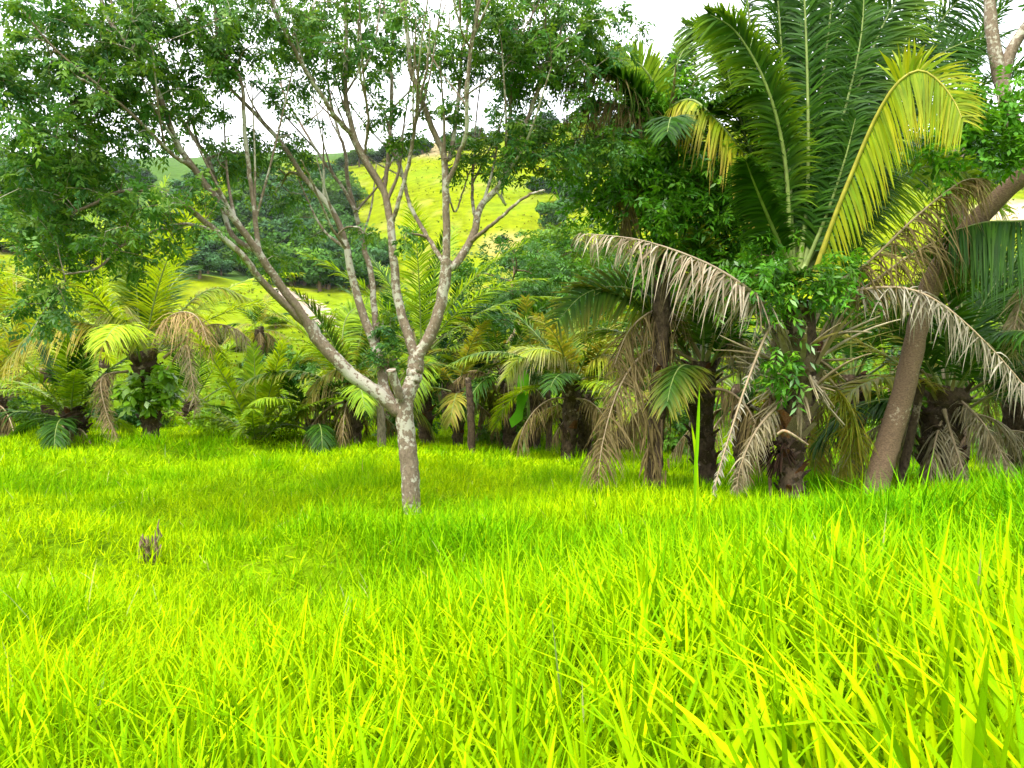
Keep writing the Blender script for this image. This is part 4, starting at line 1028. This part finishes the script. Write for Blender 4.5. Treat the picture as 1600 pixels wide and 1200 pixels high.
for i in range(26):
    px = R_.uniform(500, 780)
    far_tree("crest_tree", "small TONE tree on the left crest of the bright pasture hill", px, 262 - (px - 520) * .16 + R_.uniform(-3, 7), R_.uniform(12, 26), R_.choice([0, 1, 3]), "trees along the hill crest", 250, 1.2)
for i in range(16):
    px = R_.uniform(800, 1080)
    far_tree("crest_tree", "small TONE tree on the right crest of the bright pasture hill", px, 205 + R_.uniform(-8, 30), R_.uniform(12, 28), R_.choice([0, 1, 3]), "trees along the hill crest", 250, 1.2)
far_tree("hillside_tree", "single dark round tree on the pasture hill above the feathery tree", 865, 358, 40, 0, None, 150, 1.15, 0)
for i, (px, py, h) in enumerate([(835, 303, 24), (852, 300, 20), (875, 318, 34), (890, 310, 38), (905, 318, 30), (882, 332, 22)]):
    far_tree("gully_tree", "bluish tree in the gully on the right side of the pasture hill", px, py, h, 3, "trees in the hill gully", 200, 1.1)
far_tree("hillside_tree", "small bush beside the bare earth patch on the pasture hill", 783, 384, 16, 0, None, 150, 1.2, 1)
for i in range(40):
    far_tree("ridge_tree", "TONE tree on the wooded ridge beyond the palms at far right", R_.uniform(1380, 1660), R_.uniform(225, 300), R_.uniform(22, 40), R_.choice([0, 3, 3]), "trees on the ridge at far right", 250, 1.25)
for i in range(26):
    px, py = R_.uniform(300, 560), R_.uniform(505, 600)
    far_tree("slope_bush", "light green bush on the LEVEL SIDE part of the overgrown slope", px, py, R_.uniform(12, 26), 2, "bushes on the overgrown slope", 40, 1.6, mid_px=430, mid_py=550)
for i in range(14):
    far_tree("slope_bush", "light green bush on the SIDE half of the slope behind the palms at far left", R_.uniform(-30, 250), R_.uniform(430, 560), R_.uniform(14, 30), 2, "bushes on the slope at far left", 40, 1.6, mid_px=110)
for i in range(18):
    far_tree("hedge_tree", "bushy TONE tree in the SIDE half of the belt below the pasture hill", R_.uniform(760, 1150), R_.uniform(415, 520), R_.uniform(40, 70), R_.choice([1, 2, 1]), "trees in the belt below the hill", 100, 1.2, mid_px=950)

# ------------------------------------------------------------------ grass
def grass():
    b = Buf()
    zones = [(.42, 1.7, 1150, (.012, .022), (.24, .48), 6), (1.7, 3.5, 1350, (.009, .016), (.20, .44), 4), (3.5, 7, 1350, (.007, .012), (.15, .32), 4),
             (7, 12, 840, (.007, .011), (.13, .26), 3), (12, 24, 330, (.013, .020), (.13, .24), 2)]
    half = math.radians(43)
    for (d0, d1, den, ww, ll, sg) in zones:
        n = int(half * (d1 * d1 - d0 * d0) * den)
        r = np.sqrt(rng.uniform(d0 * d0, d1 * d1, n)); th = rng.uniform(-half, half, n)
        x = r * np.sin(th); y = r * np.cos(th)
        # tufts: pull part of the blades towards tuft centres
        tx = np.round(x / .16) * .16; ty = np.round(y / .16) * .16
        jx = (vnoise(tx, ty, .07, 1) - .5) * .14; jy = (vnoise(tx, ty, .07, 2) - .5) * .14
        k = rng.uniform(0, .6, n)
        x = x * (1 - k) + (tx + jx) * k; y = y * (1 - k) + (ty + jy) * k
        z = height(x, y)
        patch = vnoise(x, y, 1.3, 9) * .6 + vnoise(x, y, .5, 12) * .4
        hgt = np.interp(patch, [.2, .45, .8], [.8, 1.0, 1.25])
        hgt = hgt * np.where((x < 0.5) & (y > 3.5), .85, 1.0) * (1 + .45 * np.clip((x - .2) / 1.0, 0, 1) * np.clip((5.5 - y) / 2, 0, 1))
        clump = np.clip((vnoise(x, y, .62, 31) - .66) * 6, 0, 1) * np.clip((y - 1.6) / 2, 0, 1)       # taller, darker tussocks
        hgt = hgt * (1 + .55 * clump + .5 * np.exp(-((x - TB[0]) ** 2 + (y - TB[1]) ** 2) / .12) + .5 * np.exp(-((x - SB[0]) ** 2 + (y - SB[1]) ** 2) / .08))
        fine = np.clip((.5 - x) / 1.6, 0, 1) * (d0 < 6)              # finer, shorter sward on the left
        L = rng.uniform(*ll, n) * hgt * (1 - .15 * fine)
        az = rng.uniform(0, 2 * PI, n); tilt = np.abs(rng.normal(.26, .2, n))
        flop = rng.random(n) < .10
        tilt = np.where(flop, rng.uniform(.8, 1.2, n), tilt)
        d = np.stack([np.sin(tilt) * np.sin(az), np.sin(tilt) * np.cos(az), np.cos(tilt)], 1)
        wv = nrm(np.cross(d, nrm(np.stack([np.sin(az), np.cos(az), np.zeros(n)], 1) + rng.standard_normal((n, 3)) * .35)))
        hz = np.stack([np.sin(az), np.cos(az), -.55 * np.ones(n)], 1)
        W = rng.uniform(*ww, n) * (1 - .25 * fine) * (1 + .22 * np.clip((x - .1) / .8, 0, 1) * (d0 < 3))
        bend = np.abs(rng.normal(.25, .2, n))
        fresh = np.array([.325, .46, .001]); deep = np.array([.095, .30, .001]); lemon = np.array([.39, .48, .002]); straw = np.array([.42, .40, .12])
        t = rng.random((n, 1)); pt = np.clip((vnoise(x, y, 2.1, 15) - .35) * 2.2, 0, 1)[:, None]
        rightdeep = np.clip((x - .2) / 2.2, 0, 1)[:, None] * np.clip((y - 3) / 4, 0, 1)[:, None]
        mixv = np.clip(.72 * pt + .45 * (t - .5) + .28 - .10 * rightdeep + .45 * np.clip((.6 - x) / 2.5, 0, 1)[:, None] * np.clip((y - 2) / 3, 0, 1)[:, None], 0, 1)
        mixv = mixv * (1 - .5 * clump[:, None])
        col = deep * (1 - mixv) + fresh * mixv
        lem = (rng.random((n, 1)) < .10); col = np.where(lem, col * .55 + lemon * .45, col)
        dry = (rng.random((n, 1)) < (.0015 if d0 < 3 else .005)); col = np.where(dry, straw, col)
        vv = rng.uniform(.62, 1.14, (n, 1)); col = col * np.concatenate([vv ** 1.7, vv, vv], 1)
        # bend sideways as well as down
        t_ = np.linspace(0, 1, sg + 1)
        prof = np.interp(t_, [0, .2, .55, .85, 1], [.5, .95, 1, .5, .03])
        Lc = L[:, None, None]
        pos = np.stack([x, y, z - .02], 1)[:, None] + d[:, None] * Lc * t_[None, :, None] + hz[:, None] * (bend[:, None, None] * Lc * (t_ ** 2)[None, :, None])
        pos[..., 2] = np.maximum(pos[..., 2], (z + .02)[:, None])
        off = wv[:, None] * (W[:, None] * prof[None] * .5)[..., None]
        if d0 < 3:      # near blades are folded along the midrib
            keel = nrm(np.cross(wv, d))[:, None] * (W[:, None] * prof[None] * .22)[..., None]
            V = np.stack([pos - off + keel, pos, pos + off + keel], 2).reshape(-1, 3)
            q = (np.arange(n) * 3 * (sg + 1))[:, None]; s = (np.arange(sg) * 3)[None]
            F = np.concatenate([np.stack([q + s + a, q + s + a + 1, q + s + a + 4, q + s + a + 3], -1).reshape(-1, 4) for a in (0, 1)])
            rib = np.tile(np.array([1.0, 1.12, 1.0]), n * (sg + 1))[:, None]
            b.add(V, F, np.repeat(col, 3 * (sg + 1), 0) * rib)
            continue
        V = np.stack([pos - off, pos + off], 2).reshape(-1, 3)
        q = (np.arange(n) * 2 * (sg + 1))[:, None]; s = (np.arange(sg) * 2)[None]
        F = np.stack([q + s, q + s + 1, q + s + 3, q + s + 2], -1).reshape(-1, 4)
        b.add(V, F, np.repeat(col, 2 * (sg + 1), 0))
    o = b.build("grass", M_GRASS)
    tag(o, "bright yellow-green pasture grass covering the foreground", kind="stuff")
grass()

def tussocks(name, label, n, u0, u1, d0, d1, s0, s1, cols, keepf):
    u = rng.uniform(u0, u1, n); D = np.sqrt(rng.uniform(d0 * d0, d1 * d1, n))
    x = (u - 800) / FPX * D; y = D
    m = keepf(x, y, u, D); x, y, u = x[m], y[m], u[m]; z = height(x, y); n = len(x)
    k = 5
    b = Buf()
    bx = np.repeat(np.stack([x, y, z - .03], 1), k, 0); sz = np.repeat(rng.uniform(s0, s1, n) * (1 + .0 * x), k)
    az = rng.uniform(0, 2 * PI, n * k); ti = rng.uniform(.1, .9, n * k)
    d = np.stack([np.sin(ti) * np.sin(az), np.sin(ti) * np.cos(az), np.cos(ti)], 1)
    wv = nrm(np.cross(d, rand_dir(n * k)))
    c = np.repeat(pick(cols, n), k, 0)
    strips(b, bx + d * 0, d, wv, sz, sz * rng.uniform(.25, .5, n * k), np.full(n * k, .25), 2, c)
    tag(b.build(name, M_FAR), label, kind="stuff")
open_hill = lambda x, y, u, D: (vnoise(x, y, 30, 21) + .5 * vnoise(x, y, 8, 22) > .62) & ~((u < 560) & (D > 265) & (D < 430)) & ~((u < 460) & (D > 265))
tussocks("slope_grass", "rough tussocky grass on the slope behind the palms", 9000, -100, 1700, 26, 150, .25, .75, [(.17, .24, .006), (.12, .20, .008), (.20, .22, .012), (.08, .14, .01)], lambda x, y, u, D: vnoise(x, y, 6, 23) > .25)
tussocks("hill_grass", "scattered rough tussocks on the pasture hill", 8000, -100, 1700, 150, 640, .5, 1.5, [(.15, .19, .006), (.11, .16, .008), (.20, .19, .02), (.07, .12, .012)], open_hill)

# tall stalks that stand clear of the pasture
def stalk(label, pts, Y, w, col):
    p = np.array([P(a, b, Y) for a, b in pts])
    base = np.array([p[0][0], p[0][1], float(height(p[0][0], p[0][1]))]); p[0] = base
    c = spline(p, 14)
    b = Buf(); off = np.array([1, .2, 0])
    ww = np.interp(np.linspace(0, 1, 14), [0, .15, .5, .8, 1], [.35, .5, 1, .8, .04]) * w / 2
    V = np.stack([c - ww[:, None] * off, c + np.array([0, .004, 0]), c + ww[:, None] * off], 1).reshape(-1, 3)
    F = [[i * 3 + a, i * 3 + a + 1, i * 3 + 4 + a, i * 3 + 3 + a] for i in range(13) for a in range(2)]
    b.add(V, F, col)
    tag(b.build("tall_grass_blade", M_GRASS, None, base), label, "grass blade")
stalk("tallest upright grass blade, in front of the drooping palm's trunk", [(1086, 860), (1086, 760), (1090, 680), (1093, 600)], 4.2, .022, (.16, .36, .003))
stalk("second tall upright blade, just left of the tallest one", [(1096, 860), (1090, 760), (1086, 700), (1080, 660)], 4.3, .018, (.28, .44, .003))

# ------------------------------------------------------------------ humid air
def haze():
    m = bpy.data.materials.new("humid_air"); m.use_nodes = True
    nt = m.node_tree; nt.nodes.clear()
    out = nt.nodes.new("ShaderNodeOutputMaterial"); v = nt.nodes.new("ShaderNodeVolumePrincipled")
    v.inputs["Color"].default_value = (.86, .93, 1, 1); v.inputs["Density"].default_value = .00004; v.inputs["Anisotropy"].default_value = .1
    nt.links.new(v.outputs[0], out.inputs["Volume"])
    x, z0, z1 = 1760, -30, 520
    V = [(-x, -x, z0), (x, -x, z0), (x, x, z0), (-x, x, z0), (-x, -x, z1), (x, -x, z1), (x, x, z1), (-x, x, z1)]
    b = Buf(); b.add(V, [[0, 3, 2, 1], [4, 5, 6, 7], [0, 1, 5, 4], [1, 2, 6, 5], [2, 3, 7, 6], [3, 0, 4, 7]])
    tag(b.build("haze", m, smooth=False), "thin humid haze over the hills", kind="stuff")
haze()
